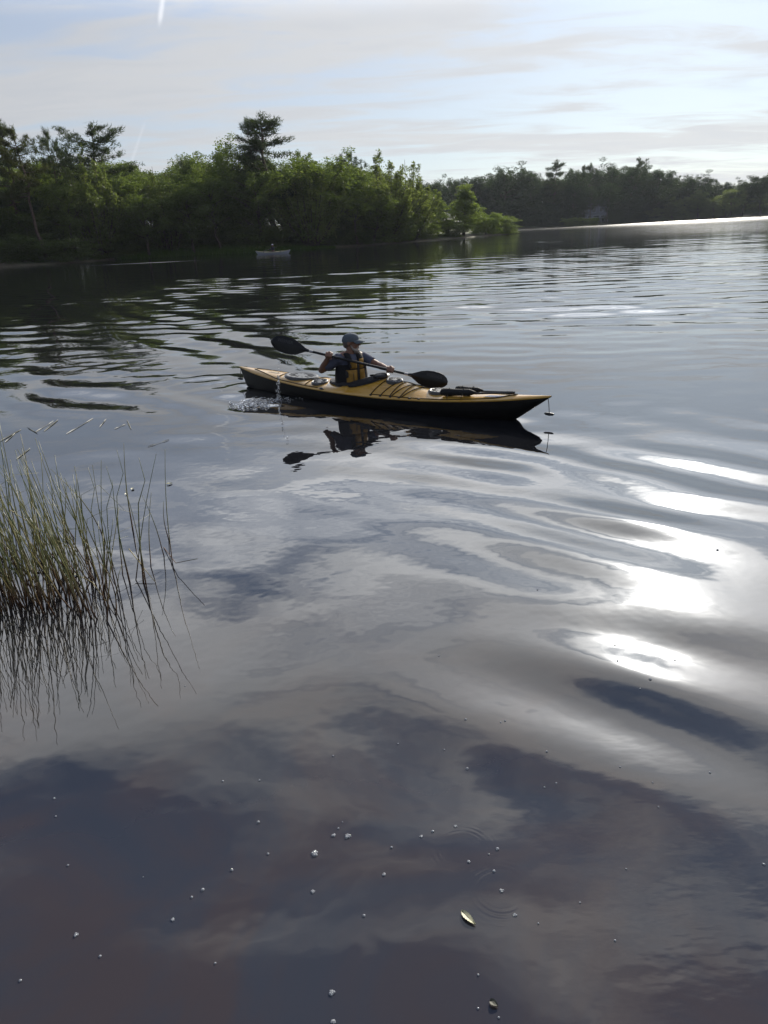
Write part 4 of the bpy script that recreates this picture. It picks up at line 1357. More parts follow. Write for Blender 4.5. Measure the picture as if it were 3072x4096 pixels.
def skinned(b, name, mat, parent, voxel, it=3):
    """weld overlapping shapes into one continuous surface"""
    m = b.mesh(name)
    bm = bmesh.new(); bm.from_mesh(m)
    bmesh.ops.recalc_face_normals(bm, faces=bm.faces)
    bm.to_mesh(m); bm.free()
    o = link(name, m, None, parent)
    md = o.modifiers.new('r', 'REMESH'); md.mode = 'VOXEL'; md.voxel_size = voxel; md.use_smooth_shade = True
    ms = o.modifiers.new('s', 'SMOOTH'); ms.iterations = it; ms.factor = 0.5
    dg = bpy.context.evaluated_depsgraph_get()
    me = bpy.data.meshes.new_from_object(o.evaluated_get(dg))
    me.name = name
    o.modifiers.clear()
    o.data = me
    me.materials.clear(); me.materials.append(mat)
    me.polygons.foreach_set('use_smooth', np.ones(len(me.polygons), bool))
    return o

def build_person():
    base = Vector((-0.30, 9.03, 0.09))
    root = empty('person', base)
    tag(root, 'bearded man in cap and gold life vest paddling the yellow kayak', 'person')
    def L(p): return Vector(p) - base
    hip = Vector((-0.31, 9.04, 0.13))
    chest = Vector((-0.315, 9.025, 0.40))
    F = Vector((0.50, -0.86, 0)).normalized()             # the way the chest faces
    S = Vector((-F.y, F.x, 0))                             # towards his left shoulder
    if S.x < 0: S = -S
    RS = Vector((-0.455, 8.945, 0.520)); LS = Vector((-0.165, 9.105, 0.500))
    RE = Vector((-0.672, 9.02, 0.385)); RHp = Vector((-0.555, 8.965, 0.520))
    LE = Vector((0.015, 8.985, 0.420)); LHp = Vector((0.150, 8.82, 0.392))
    axp = (PR - PL).normalized()
    def on_shaft(x): return PL + (PR - PL) * ((x - PL.x) / (PR.x - PL.x))
    RG, LG = on_shaft(-0.560), on_shaft(0.158)
    neck0, neck1 = Vector((-0.318, 9.02, 0.545)), Vector((-0.300, 9.015, 0.615))
    head = Vector((-0.292, 9.015, 0.700))
    b = B()
    rotF = Matrix((S, F, Vector((0, 0, 1)))).transposed()
    # trunk and legs (mostly under the clothes and the deck)
    b.ell(L(chest + Vector((0, 0, 0.02))), (0.165, 0.105, 0.17), rotF, 18, 12)
    b.ell(L(Vector((-0.312, 9.035, 0.26))), (0.145, 0.105, 0.16), rotF, 18, 12)
    b.ell(L(hip), (0.165, 0.12, 0.085), rotF, 16, 10)
    fw = Vector((KU[0], KU[1], 0)); lf = Vector((KLAT[0], KLAT[1], 0))
    for s in (-1, 1):
        k0 = hip + lf * 0.08 * s
        k1 = k0 + fw * 0.36 + lf * 0.05 * s + Vector((0, 0, 0.055))
        k2 = k1 + fw * 0.36 - lf * 0.03 * s + Vector((0, 0, -0.10))
        cone_capsule(b, L(k0), L(k1), 0.075, 0.055)
        cone_capsule(b, L(k1), L(k2), 0.052, 0.040)
        cone_capsule(b, L(k2), L(k2 + fw * 0.06 + Vector((0, 0, 0.06))), 0.040, 0.030)
    cone_capsule(b, L(neck0), L(neck1), 0.062, 0.056)
    # shoulders, arms
    cone_capsule(b, L((chest + RS) / 2 + Vector((0, 0, 0.07))), L(RS), 0.075, 0.060)
    cone_capsule(b, L((chest + LS) / 2 + Vector((0, 0, 0.07))), L(LS), 0.075, 0.060)
    for Sh, El, G, sg in ((RS, RE, RG, 1), (LS, LE, LG, -1)):
        wrist = G + (El - G).normalized() * 0.070 + Vector((0, 0.012, 0))
        cone_capsule(b, L(Sh), L(El), 0.054, 0.042)
        m = El + (wrist - El) * 0.35
        cone_capsule(b, L(El), L(m), 0.041, 0.042)
        cone_capsule(b, L(m), L(wrist), 0.042, 0.027)
        # hand: palm behind the shaft, four fingers over it, thumb under
        back = (wrist - G).normalized()
        kn = axp
        up = Vector((0, -0.25, 0.97)); up = (up - kn * up.dot(kn)).normalized()
        out = kn.cross(up).normalized()
        if out.y > 0: out = -out                           # towards the camera
        pal = G + up * 0.018 - out * 0.020
        cone_capsule(b, L(wrist), L(pal), 0.027, 0.030)
        for i, (off, ln) in enumerate(((-0.033, 0.92), (-0.011, 1.0), (0.011, 0.97), (0.033, 0.82))):
            o = kn * off
            r = 0.0105
            a0 = pal + o + up * 0.010
            a1 = G + o + up * (0.030 * ln) + out * 0.006
            a2 = G + o + out * (0.029 * ln) + up * 0.006
            a3 = G + o + out * 0.018 - up * (0.020 * ln)
            cone_capsule(b, L(a0), L(a1), r * 1.15, r * 1.1, 8)
            cone_capsule(b, L(a1), L(a2), r * 1.05, r, 8)
            cone_capsule(b, L(a2), L(a3), r, r * 0.85, 8)
        th0 = pal - kn * 0.030 * sg - up * 0.012
        th1 = G - kn * 0.040 * sg * -1 * 0.6 - up * 0.026 + out * 0.004
        cone_capsule(b, L(th0), L(th1), 0.013, 0.011, 8)
        cone_capsule(b, L(th1), L(th1 + out * 0.018 + kn * 0.012 * sg), 0.011, 0.009, 8)
    # head looking along +X, slightly towards the camera and down
    hf = Vector((0.97, -0.22, -0.05)).normalized()
    hs = Vector((0, 0, 1)).cross(hf).normalized()
    hu = hf.cross(hs)
    Mh = Matrix((hf, hs, hu)).transposed()
    def H(x, y, z): return L(head) + Mh @ Vector((x, y, z))
    b.ell(H(-0.008, 0, 0.022), (0.094, 0.074, 0.080), Mh, 20, 14)
    b.ell(H(0.030, 0, -0.040), (0.062, 0.060, 0.082), Mh, 18, 12)
    b.ell(H(0.052, 0, -0.092), (0.038, 0.036, 0.026), Mh, 14, 10)
    cone_capsule(b, L(neck1), H(-0.012, 0, -0.05), 0.056, 0.055)
    # nose, brow, lips, ears
    cone_capsule(b, H(0.086, 0, 0.010), H(0.106, 0, -0.022), 0.009, 0.013, 10)
    for s in (-1, 1):
        b.ell(H(0.098, 0.011 * s, -0.026), (0.010, 0.008, 0.007), Mh, 10, 6)
        cone_capsule(b, H(0.083, 0.016 * s, 0.017), H(0.070, 0.045 * s, 0.016), 0.010, 0.009, 8)
        b.ell(H(0.058, 0.042 * s, -0.020), (0.022, 0.016, 0.018), Mh, 10, 8)
        b.ell(H(-0.012, 0.078 * s, -0.006), (0.019, 0.010, 0.032), Mh, 10, 8)
    b.ell(H(0.082, 0, -0.055), (0.010, 0.024, 0.007), Mh, 10, 6)
    b.ell(H(0.080, 0, -0.066), (0.010, 0.021, 0.007), Mh, 10, 6)
    skinned(b, 'body', M_SKIN, root, 0.0052, 2)
    for s in (-1, 1):
        B().ell(H(0.078, 0.031 * s, 0.000), (0.009, 0.013, 0.008), Mh, 10, 6).build('eye', M_EYE, root)
    # beard round jaw and mouth, short hair at the nape
    b = B()
    b.ell(H(0.060, 0, -0.098), (0.042, 0.040, 0.034), Mh, 16, 10)
    for s in (-1, 1):
        cone_capsule(b, H(0.066, 0.032 * s, -0.088), H(0.034, 0.050 * s, -0.070), 0.024, 0.016, 10)
        cone_capsule(b, H(0.034, 0.050 * s, -0.070), H(0.010, 0.062 * s, -0.028), 0.014, 0.008, 10)
        cone_capsule(b, H(0.090, 0.006 * s, -0.045), H(0.076, 0.034 * s, -0.070), 0.010, 0.011, 8)
    skinned(b, 'beard', M_BEARD, root, 0.005, 1)
    b = B()
    b.ell(H(-0.030, 0, 0.005), (0.078, 0.0775, 0.066), Mh, 16, 10)
    b.ell(H(-0.055, 0, -0.030), (0.046, 0.060, 0.045), Mh, 14, 8)
    b.build('hair', M_HAIR, root)
    # baseball cap: crown, band, button, curved visor
    b = B()
    rows = []
    for j in range(10):
        a = R(4 + 86 * j / 9)
        rows.append([H(-0.010 + 0.104 * math.cos(a) ** 0.8 * math.cos(q), 0.084 * math.cos(a) ** 0.8 * math.sin(q), 0.030 + 0.080 * math.sin(a) ** 0.9 - 0.010 * math.cos(q) * math.cos(a) * -1) for q in np.linspace(0, 2 * math.pi, 25)])
    b.grid(rows)
    rows = []
    for z in (0.014, 0.038):
        rows.append([H(-0.010 + 0.1045 * math.cos(q), 0.0845 * math.sin(q), z + 0.010 * math.cos(q)) for q in np.linspace(0, 2 * math.pi, 25)])
    b.grid(rows)
    b.ell(H(-0.010, 0, 0.111), (0.010, 0.010, 0.006), Mh, 8, 5)
    cap = b.build('cap', M_CAP, root)
    top, bot = [], []
    for s in np.linspace(0, 1, 6):
        rt, rb = [], []
        for q in np.linspace(-1.15, 1.15, 13):
            x0, y0 = -0.010 + 0.105 * math.cos(q), 0.085 * math.sin(q)
            x = x0 + s * 0.078 * math.cos(q * 0.9) ** 0.6
            z = 0.036 - 0.016 * s - 0.028 * (y0 / 0.085) ** 2 * (0.3 + 0.7 * s)
            rt.append(H(x, y0 * (1 - 0.06 * s), z + 0.003)); rb.append(H(x, y0 * (1 - 0.06 * s), z - 0.003))
        top.append(rt); bot.append(rb[::-1])
    vb = B().grid(top).grid(bot)
    vb.grid([top[-1], bot[-1][::-1]])
    vb.build('visor', M_CAP, cap)
    # shirt: torso, shoulders and short sleeves
    b = B()
    b.ell(L(chest + Vector((0, 0, 0.02))), (0.178, 0.118, 0.178), rotF, 18, 12)
    b.ell(L(Vector((-0.312, 9.035, 0.26))), (0.158, 0.118, 0.16), rotF, 18, 12)
    for Sh, El, f in ((RS, RE, 0.72), (LS, LE, 0.66)):
        cone_capsule(b, L(chest + (Sh - chest) * 0.35 + Vector((0, 0, 0.055))), L(Sh), 0.082, 0.072)
        e = Sh + (El - Sh) * f
        b.tube([L(Sh - (El - Sh) * 0.1), L(Sh + (e - Sh) * 0.5), L(e)], [0.070, 0.068, 0.062], 16)
    b.tube([L(neck0 - Vector((0, 0, 0.04))), L(neck0 + Vector((0.002, 0, 0.012)))], [0.088, 0.070], 16)
    skinned(b, 'shirt', M_SHIRT, root, 0.007, 3)
    # life vest: dark shell with gold front panels, straps, zip, shoulder straps
    b = B()
    def V(u, fq, z, c=Vector((-0.315, 9.028, 0))): 
        q = c + S * u + F * fq
        return L(Vector((q.x, q.y, z)))
    def shell(z0, z1, ru0, ru1, rf, qa, qb, n=28, rows=8, bulge=0.014):
        out, inn = [], []
        for j in range(rows):
            s = j / (rows - 1)
            z = z0 + (z1 - z0) * s
            ru = ru0 + (ru1 - ru0) * s
            k = math.sin(math.pi * s) * bulge
            out.append([V((ru + k) * math.sin(q), (rf + k) * math.cos(q), z) for q in np.linspace(qa, qb, n)])
            inn.append([V((ru - 0.03) * math.sin(q), (rf - 0.03) * math.cos(q), z) for q in np.linspace(qb, qa, n)])
        bb = B().grid(out).grid(inn)
        bb.grid([out[0][::-1], inn[0]]); bb.grid([out[-1], inn[-1][::-1]])
        bb.grid([[r[0] for r in out], [r[-1] for r in inn]]); bb.grid([[r[-1] for r in inn], [r[0] for r in out]])
        bb.grid([[r[-1] for r in out], [r[0] for r in inn]])
        return bb
    vest = shell(0.165, 0.455, 0.205, 0.185, 0.150, 0, 2 * math.pi - 0.001, 40).build('life_vest', M_VESTB, root, True, sharp=50)
    for s in (-1, 1):
        bb = B()
        P = [V(0.085 * s, -0.115, 0.44), V(0.088 * s, -0.100, 0.535), V(0.082 * s, -0.02, 0.588), V(0.078 * s, 0.060, 0.570), V(0.074 * s, 0.125, 0.500), V(0.074 * s, 0.150, 0.42)]
        bb.tube(P, [0.040] * 6, 12, True, 0.42, upref=(F.x, F.y, 0.2))
        bb.build('shoulder_strap', M_VESTB, vest)
    # gold panels: two below, two above
    def panel(u0, u1, z0, z1, pr, name='front_panel', mat=M_VEST, n=9):
        out = []
        for j in range(n):
            s = j / (n - 1)
            z = z0 + (z1 - z0) * s
            row = []
            for i in range(n):
                a = i / (n - 1)
                u = u0 + (u1 - u0) * a
                k = (min(1, 4 * a, 4 * (1 - a)) * min(1, 4 * s, 4 * (1 - s))) ** 0.5
                ru = 0.205 + (0.185 - 0.205) * np.clip((z - 0.165) / 0.29, 0, 1)
                f = 0.150 * math.sqrt(max(0.05, 1 - (u / ru) ** 2)) + 0.016
                row.append(V(u, f + pr * k, z))
            out.append(row)
        bb = B().grid(out)
        return bb.build(name, mat, vest)
    panel(-0.135, -0.006, 0.195, 0.395, 0.026)
    panel(0.030, 0.112, 0.215, 0.395, 0.022)
    panel(-0.085, -0.004, 0.410, 0.505, 0.014)
    panel(0.030, 0.098, 0.405, 0.520, 0.018)
    panel(-0.004, 0.028, 0.185, 0.480, 0.010, 'zip', M_BLACK, 5)
    panel(-0.072, -0.064, 0.20, 0.39, 0.034, 'seam_strap', M_BLACK, 5)
    panel(-0.140, -0.118, 0.30, 0.39, 0.030, 'seam_strap', M_BLACK, 5)
    bb = shell(0.185, 0.205, 0.212, 0.211, 0.172, 0, 2 * math.pi - 0.001, 40, 3, 0.004).build('waist_strap', M_BLACK, vest)
    # spray skirt: tunnel round the waist spreading to the coaming
    def coam_world(q):
        x, y = coam(q)
        z = deck_z(x, y) + 0.037
        p = kpoint(CPC + (x - CPC) * 1.04, y * 1.08, z)
        return L(p)
    rows = []
    m = 40
    for s, wv in ((0, 0), (0.12, 0), (0.35, 0), (0.62, 0), (0.85, 0), (1.0, 0)):
        row = []
        for k in range(m + 1):
            q = 2 * math.pi * k / m
            d = KU * math.cos(q) + KLAT * math.sin(q)
            r = 1 / math.sqrt((Vector((d[0], d[1], 0)).dot(S) / 0.190) ** 2 + (Vector((d[0], d[1], 0)).dot(F) / 0.145) ** 2)
            inner = L(Vector((-0.315 + d[0] * r, 9.03 + d[1] * r, 0.255)))
            outer = coam_world(q)
            p = inner.lerp(outer, s)
            p.z = inner.z + (outer.z - inner.z) * (s ** 0.55) + 0.004 * math.sin(7 * q + 3 * s) * s * (1 - s) * 4
            row.append(p)
        rows.append(row)
    ed = []
    for k in range(m + 1):
        q = 2 * math.pi * k / m
        p = coam_world(q); c = L(kpoint(CPC, 0, 0))
        v = Vector((p.x - c.x, p.y - c.y, 0)).normalized()
        ed.append(Vector((p.x, p.y, p.z)) + v * 0.010 - Vector((0, 0, 0.030)))
    rows.append(ed)
    B().grid(rows).build('spray_skirt', M_SKIRT, root)
build_person()

# ------------------------------------------------------------------ paddle drips and the puddle left by the blade
def mat_drop():
    m = bpy.data.materials.new('water_drop')
    m.use_nodes = True
    w = NT(m.node_tree)
    p = w.n('ShaderNodeBsdfPrincipled', i_Roughness=0.03, i_IOR=1.33)
    p.inputs['Base Color'].default_value = (0.95, 0.97, 1.0, 1)
    p.inputs['Transmission Weight'].default_value = 0.85
    o = w.n('ShaderNodeOutputMaterial')
    w.l(p.outputs[0], o.inputs[0])
    return m
M_DROP = mat_drop()
def drips():
    rng = np.random.default_rng(77)
    b = B()
    top = atY(1116, 1425, 9.02)
    hit = at(1112, 1602, 0)
    n = 130
    for i in range(n):
        s = rng.uniform(0, 1) ** 0.6
        if s < 0.45 and rng.uniform() < 0.75: continue
        p = top.lerp(hit, s)
        p.z = top.z * (1 - s)
        p += Vector(rng.normal(0, 0.007 + 0.010 * s, 3))
        r = rng.uniform(0.0022, 0.0060)
        b.ell(p, (r, r, r * rng.uniform(1.0, 2.4)), None, 6, 4)
    # crown of little drops where the stream meets the lake
    for i in range(90):
        q = rng.uniform(0, 6.28)
        rr = abs(rng.normal(0, 0.10))
        p = hit + Vector((math.cos(q) * rr * 1.6, math.sin(q) * rr, abs(rng.normal(0, 0.022)) * math.exp(-rr * 6) + 0.004))
        r = rng.uniform(0.003, 0.008)
        b.ell(p, (r * 1.3, r, r * 0.9), None, 6, 4)
    o = b.build('water_drips', M_DROP)
    tag(o, 'stream of water drips falling from the raised paddle blade into the lake', 'water drips', kind='stuff')
    # broken water of the puddle
    b = B()
    for i in range(150):
        if rng.uniform() < 0.5: P = at(rng.normal(985, 26), rng.normal(1617, 6), 0)
        else: P = at(rng.normal(1040, 24), rng.normal(1604, 6), 0)
        r = rng.uniform(0.005, 0.020)
        b.ell(P + Vector((0, 0, 0.004)), (r * 1.5, r, r * rng.uniform(0.5, 1.0)), Matrix.Rotation(rng.uniform(0, 3.1), 3, 'Z'), 7, 4)
    for i in range(70):
        P = at(rng.uniform(1000, 1160), rng.normal(1490, 9), 0)
        r = rng.uniform(0.004, 0.012)
        b.ell(P + Vector((0, 0, 0.003)), (r * 1.5, r, r * 0.7), None, 6, 3)
    o = b.build('splash', M_DROP)
    tag(o, 'broken bubbly water of the paddle stroke beside the kayak stern', 'splash', kind='stuff')
drips()

# ------------------------------------------------------------------ far kayak
def far_kayak():
    a, c = at(1030, 1017), at(1158, 1015)
    mid = (a + c) / 2
    d = (c - a)
    Lk = 4.7
    ang = math.atan2(d.y, d.x) * 0.6
    root = empty('kayak', (mid.x, mid.y, 0), ang)
    tag(root, 'small white kayak with pale yellow deck far off under the left bank', 'kayak')
    M_W = mat_plain('white_hull', (0.27, 0.29, 0.33), 0.4, 0.4, 0.05)
    M_Y = mat_plain('cream_deck', (0.42, 0.37, 0.20), 0.4, 0.4, 0.05)
    ts = np.linspace(-Lk / 2, Lk / 2, 25)
    hull, deck = [], []
    for t in ts:
        e = abs(t) / (Lk / 2)
        b = max(0.01, 0.30 * (1 - e ** 2.2)); zs = 0.20 + 0.20 * e ** 2.4; zk = -0.1 if e < 0.85 else -0.1 + (e - 0.85) / 0.15 * 0.42
        zk = min(zk, zs - 0.02)
        hull.append([(t, -b, zs), (t, -b * 0.95, zs * 0.5 + zk * 0.5), (t, -b * 0.5, zk + 0.01), (t, b * 0.5, zk + 0.01), (t, b * 0.95, zs * 0.5 + zk * 0.5), (t, b, zs)])
        deck.append([(t, -b * 1.005, zs - 0.02), (t, -b, zs + 0.004), (t, -b * 0.5, zs + 0.05 * (1 - e)), (t, 0, zs + 0.08 * (1 - e)), (t, b * 0.5, zs + 0.05 * (1 - e)), (t, b, zs + 0.004), (t, b * 1.005, zs - 0.02)])
    B().grid(hull).build('hull', M_W, root)
    B().grid(deck).build('deck', M_Y, root)
    for t in (-1.1, 1.15):
        e = abs(t) / (Lk / 2); b = 0.30 * (1 - e ** 2.2) * 1.02; zs = 0.20 + 0.20 * e ** 2.4
        B().tube([(t, -b, zs - 0.06), (t, -b, zs + 0.01), (t, -b * 0.5, zs + 0.045), (t, 0, zs + 0.065), (t, b * 0.5, zs + 0.045), (t, b, zs + 0.01), (t, b, zs - 0.06)], 0.03, 6).build('deck_strap', M_BLACK, root)
    bb = B()
    bb.lathe((0.05, 0, 0.24), [(1.0, 0), (1.06, 0.05), (0.94, 0.06), (0.9, 0.0)], 20, 0.42, 0.24)
    bb.build('cockpit_coaming', M_BLACK, root)
    pr = empty('person', (mid.x + 0.05 * math.cos(ang), mid.y + 0.05 * math.sin(ang), 0.18), ang)
    tag(pr, 'paddler in dark jacket and white cap in the far white kayak', 'person')
    b = B()
    b.ell((0, 0, 0.10), (0.16, 0.19, 0.12), None, 14, 8)
    b.ell((0.0, 0, 0.34), (0.13, 0.20, 0.24), None, 14, 8)
    cone_capsule(b, (0, 0, 0.52), (-0.02, 0, 0.62), 0.07, 0.06)
    b.ell((-0.02, 0, 0.72), (0.10, 0.085, 0.125), None, 14, 8)
    for s in (-1, 1):
        cone_capsule(b, (0, 0.19 * s, 0.48), (-0.10, 0.29 * s, 0.26), 0.06, 0.05)
        cone_capsule(b, (-0.10, 0.29 * s, 0.26), (-0.36, 0.22 * s, 0.30), 0.05, 0.035)
        cone_capsule(b, (-0.36, 0.22 * s, 0.30), (-0.42, 0.20 * s, 0.30), 0.035, 0.04)
        cone_capsule(b, (0, 0.09 * s, 0.06), (-0.5, 0.10 * s, 0.08), 0.08, 0.06)
    skinned(b, 'body', M_SKIN, pr, 0.015, 2)
    b = B()
    b.ell((0.0, 0, 0.34), (0.15, 0.22, 0.26), None, 14, 8)
    for s in (-1, 1):
        cone_capsule(b, (0, 0.19 * s, 0.48), (-0.10, 0.29 * s, 0.26), 0.075, 0.065)
        cone_capsule(b, (-0.10, 0.29 * s, 0.26), (-0.32, 0.235 * s, 0.30), 0.063, 0.048)
    skinned(b, 'jacket', mat_plain('dark_jacket', (0.02, 0.022, 0.028), 0.8, 0.3, 0.2), pr, 0.015, 2)
    b = B()
    b.ell((-0.02, 0, 0.745), (0.112, 0.095, 0.115), None, 14, 6, 0.0)
    b.ell((-0.13, 0, 0.752), (0.07, 0.07, 0.012), None, 12, 4)
    b.build('cap', M_WHITE, pr)
    pd = empty('paddle', (mid.x - 0.38 * math.cos(ang), mid.y - 0.38 * math.sin(ang), 0.49), ang)
    tag(pd, 'thin dark paddle across the far white kayak', 'paddle')
    B().tube([(0, -1.0, -0.12), (0, 1.0, 0.16)], 0.016, 8).build('shaft', M_SHAFT, pd)
    for s in (-1, 1):
        B().ell((0, 1.1 * s, 0.02 + 0.155 * s), (0.085, 0.22, 0.018), None, 12, 6).build('blade', M_CARBON, pd)
far_kayak()

# ------------------------------------------------------------------ reeds in the shallow water at the left
def mat_reed(name, col, col2, tip):
    m = bpy.data.materials.new(name)
    m.use_nodes = True
    w = NT(m.node_tree)
    geo = w.n('ShaderNodeNewGeometry')
    sep = w.n('ShaderNodeSeparateXYZ')
    w.l(geo.outputs['Position'], sep.inputs[0])
    oi = w.n('ShaderNodeObjectInfo')
    c = w.mix(oi.outputs['Random'], col, col2)
    c = w.mix(w.math('SUBTRACT', 1.0, w.smooth(sep.outputs[2], 0.02, 0.30)), c, (0.095, 0.050, 0.026))     # brown stem bases
    p = w.n('ShaderNodeBsdfPrincipled', i_Roughness=0.45)
    w.l(c, p.inputs['Base Color'])
    o = w.n('ShaderNodeOutputMaterial')
    w.l(p.outputs[0], o.inputs[0])
    return m
M_REED = mat_reed('green_reed', (0.070, 0.098, 0.032), (0.185, 0.165, 0.055), 0)
M_DRYREED = mat_plain('dry_reed', (0.24, 0.20, 0.085), 0.6, 0.3, 0.2, 60)
def reed_mesh(pts, r0=0.0030, r1=0.0010):
    return B().tube(pts, list(np.linspace(r0, r1, len(pts))), 5).mesh('reed')
def reed(mesh, x, y, rz, s, label, group, mat=None):
    o = link('reed', mesh, mat or M_REED)
    o.location = (x, y, 0)
    o.rotation_euler = (0, 0, rz)
    o.scale = (1, 1, s)
    tag(o, label, 'reed', group)
    return o
def reeds():
    rng = np.random.default_rng(19)
    protos = []
    for i in range(14):
        lean = rng.uniform(0.06, 0.26)
        n = 6
        t = np.linspace(0, 1, n)
        k = rng.uniform(0.6, 2.2)
        P = [(lean * (u ** k) + rng.normal(0, 0.003), rng.normal(0, 0.004), u * 1.05 - 0.05) for u in t]
        protos.append(reed_mesh(P, rng.uniform(0.0036, 0.0054), 0.0015))
    bent = []
    for i in range(6):
        k = rng.uniform(0.45, 0.8)
        d = rng.uniform(0.15, 0.4)
        P = [(0, 0, -0.05), (0.03, 0, k * 0.5), (0.06, 0, k), (0.06 + d * 0.5, 0.02, k - rng.uniform(-0.15, 0.10)), (0.06 + d, 0.05, k - rng.uniform(-0.15, 0.25))]
        bent.append(reed_mesh(P, 0.0028, 0.0012))
    n = 0
    while n < 230:
        px = -170 + 660 * rng.beta(1.1, 1.4)
        py = rng.uniform(2130, 2460) + 0.10 * max(0, px - 150)
        if px > 400 and rng.uniform() < 0.4: continue
        p = at(px, py)
        hgt = rng.uniform(0.40, 0.92) * np.interp(px, [-150, 200, 500], [1.08, 0.95, 0.70]) 
        ang = math.pi + rng.normal(0, 0.75) if rng.uniform() < 0.8 else rng.uniform(0, 6.28)
        if rng.uniform() < 0.09:
            reed(bent[rng.integers(0, 6)], p.x, p.y, rng.uniform(0, 6.28), hgt, 'broken reed stem folded over inside the dense clump at the left', 'broken reeds in the clump')
        else:
            reed(protos[rng.integers(0, 14)], p.x, p.y, ang, hgt, 'thin green reed stem in the dense clump at the left edge', 'reeds in the dense clump')
        n += 1
    # the loose stems at the right side of the clump, one by one: foot pixel, tip pixel, kink
    loose = [
        ((410, 2325), (352, 1870), 'thin straight reed left of the first kinked one'),
        ((430, 2350), (405, 1840), 'green reed leaning left at the loose side of the clump'),
        ((455, 2310), (425, 1865), 'slim upright reed between the clump and the kinked reeds'),
        ((470, 2365), (370, 1860), 'long reed leaning far left over the loose side'),
        ((492, 2300), (467, 1800), 'dark kinked reed with its top bent upright'),
        ((532, 2120), (495, 1773), 'thick dark reed standing tallest of the loose stems'),
        ((520, 2330), (448, 1920), 'reed crossing low behind the thick dark reed'),
        ((545, 2320), (625, 1815), 'reed leaning to the right across its neighbours'),
        ((575, 2330), (555, 1830), 'reed with a bent top right of the thick dark reed'),
        ((585, 2350), (500, 1955), 'reed leaning left below the bent-topped reed'),
        ((605, 2270), (605, 1970), 'short upright reed next to the outermost pair'),
        ((655, 2225), (568, 1980), 'reed arching left beside the outermost pair'),
        ((690, 2250), (660, 1797), 'tall outermost reed standing alone on the right'),
        ((676, 2160), (654, 2005), 'short reed crossing the tall outermost one'),
    ]
    for foot, tip, lab in loose:
        f = at(*foot)
        Ytip = f.y - 0.02
        t = atY(tip[0], tip[1], Ytip) - f
        P = []
        for u in np.linspace(-0.06, 1, 7):
            b = math.sin(math.pi * max(0, u)) * 0.015
            P.append((t.x * u + b * (1 if t.x < 0 else -1), t.y * u, t.z * u))
        thick = 0.0062 if 'thick' in lab else 0.0040
        if 'kinked' in lab or 'bent' in lab:
            P[-2] = (P[-1][0] + 0.012, P[-2][1], P[-2][2])
        o = reed(reed_mesh(P, thick, 0.0012), f.x, f.y, 0, 1.0, lab, None)
    # broken stems lying out over the water at the right
    for a, b, c, lab in (((655, 2190, 0.0), (703, 2252, 0.05), (790, 2235, 0.16), 'broken reed with its tip pointing right above the water'),
                         ((515, 2195, 0.12), (570, 2265, 0.06), (618, 2325, 0.01), 'pale dry reed lying aslant on the loose side of the clump'),
                         ((15, 2325, 0.02), (70, 2280, 0.14), (118, 2272, 0.17), 'pale dry blade arching over the water at the left edge'),
                         ((40, 2040, 0.28), (200, 2145, 0.20), (310, 2210, 0.10), 'long pale dry reed lying across the dense clump'),
                         ((310, 2300, 0.04), (370, 2330, 0.05), (425, 2405, 0.0), 'yellowish folded reed at the foot of the clump')):
        A = at(*a)
        pts = [at(*q) - A for q in (a, b, c)]
        o = link('reed', reed_mesh([tuple(q) for q in pts], 0.0030, 0.0018), M_DRYREED if 'pale' in lab or 'yellow' in lab else M_REED)
        o.location = A
        tag(o, lab, 'reed')
reeds()

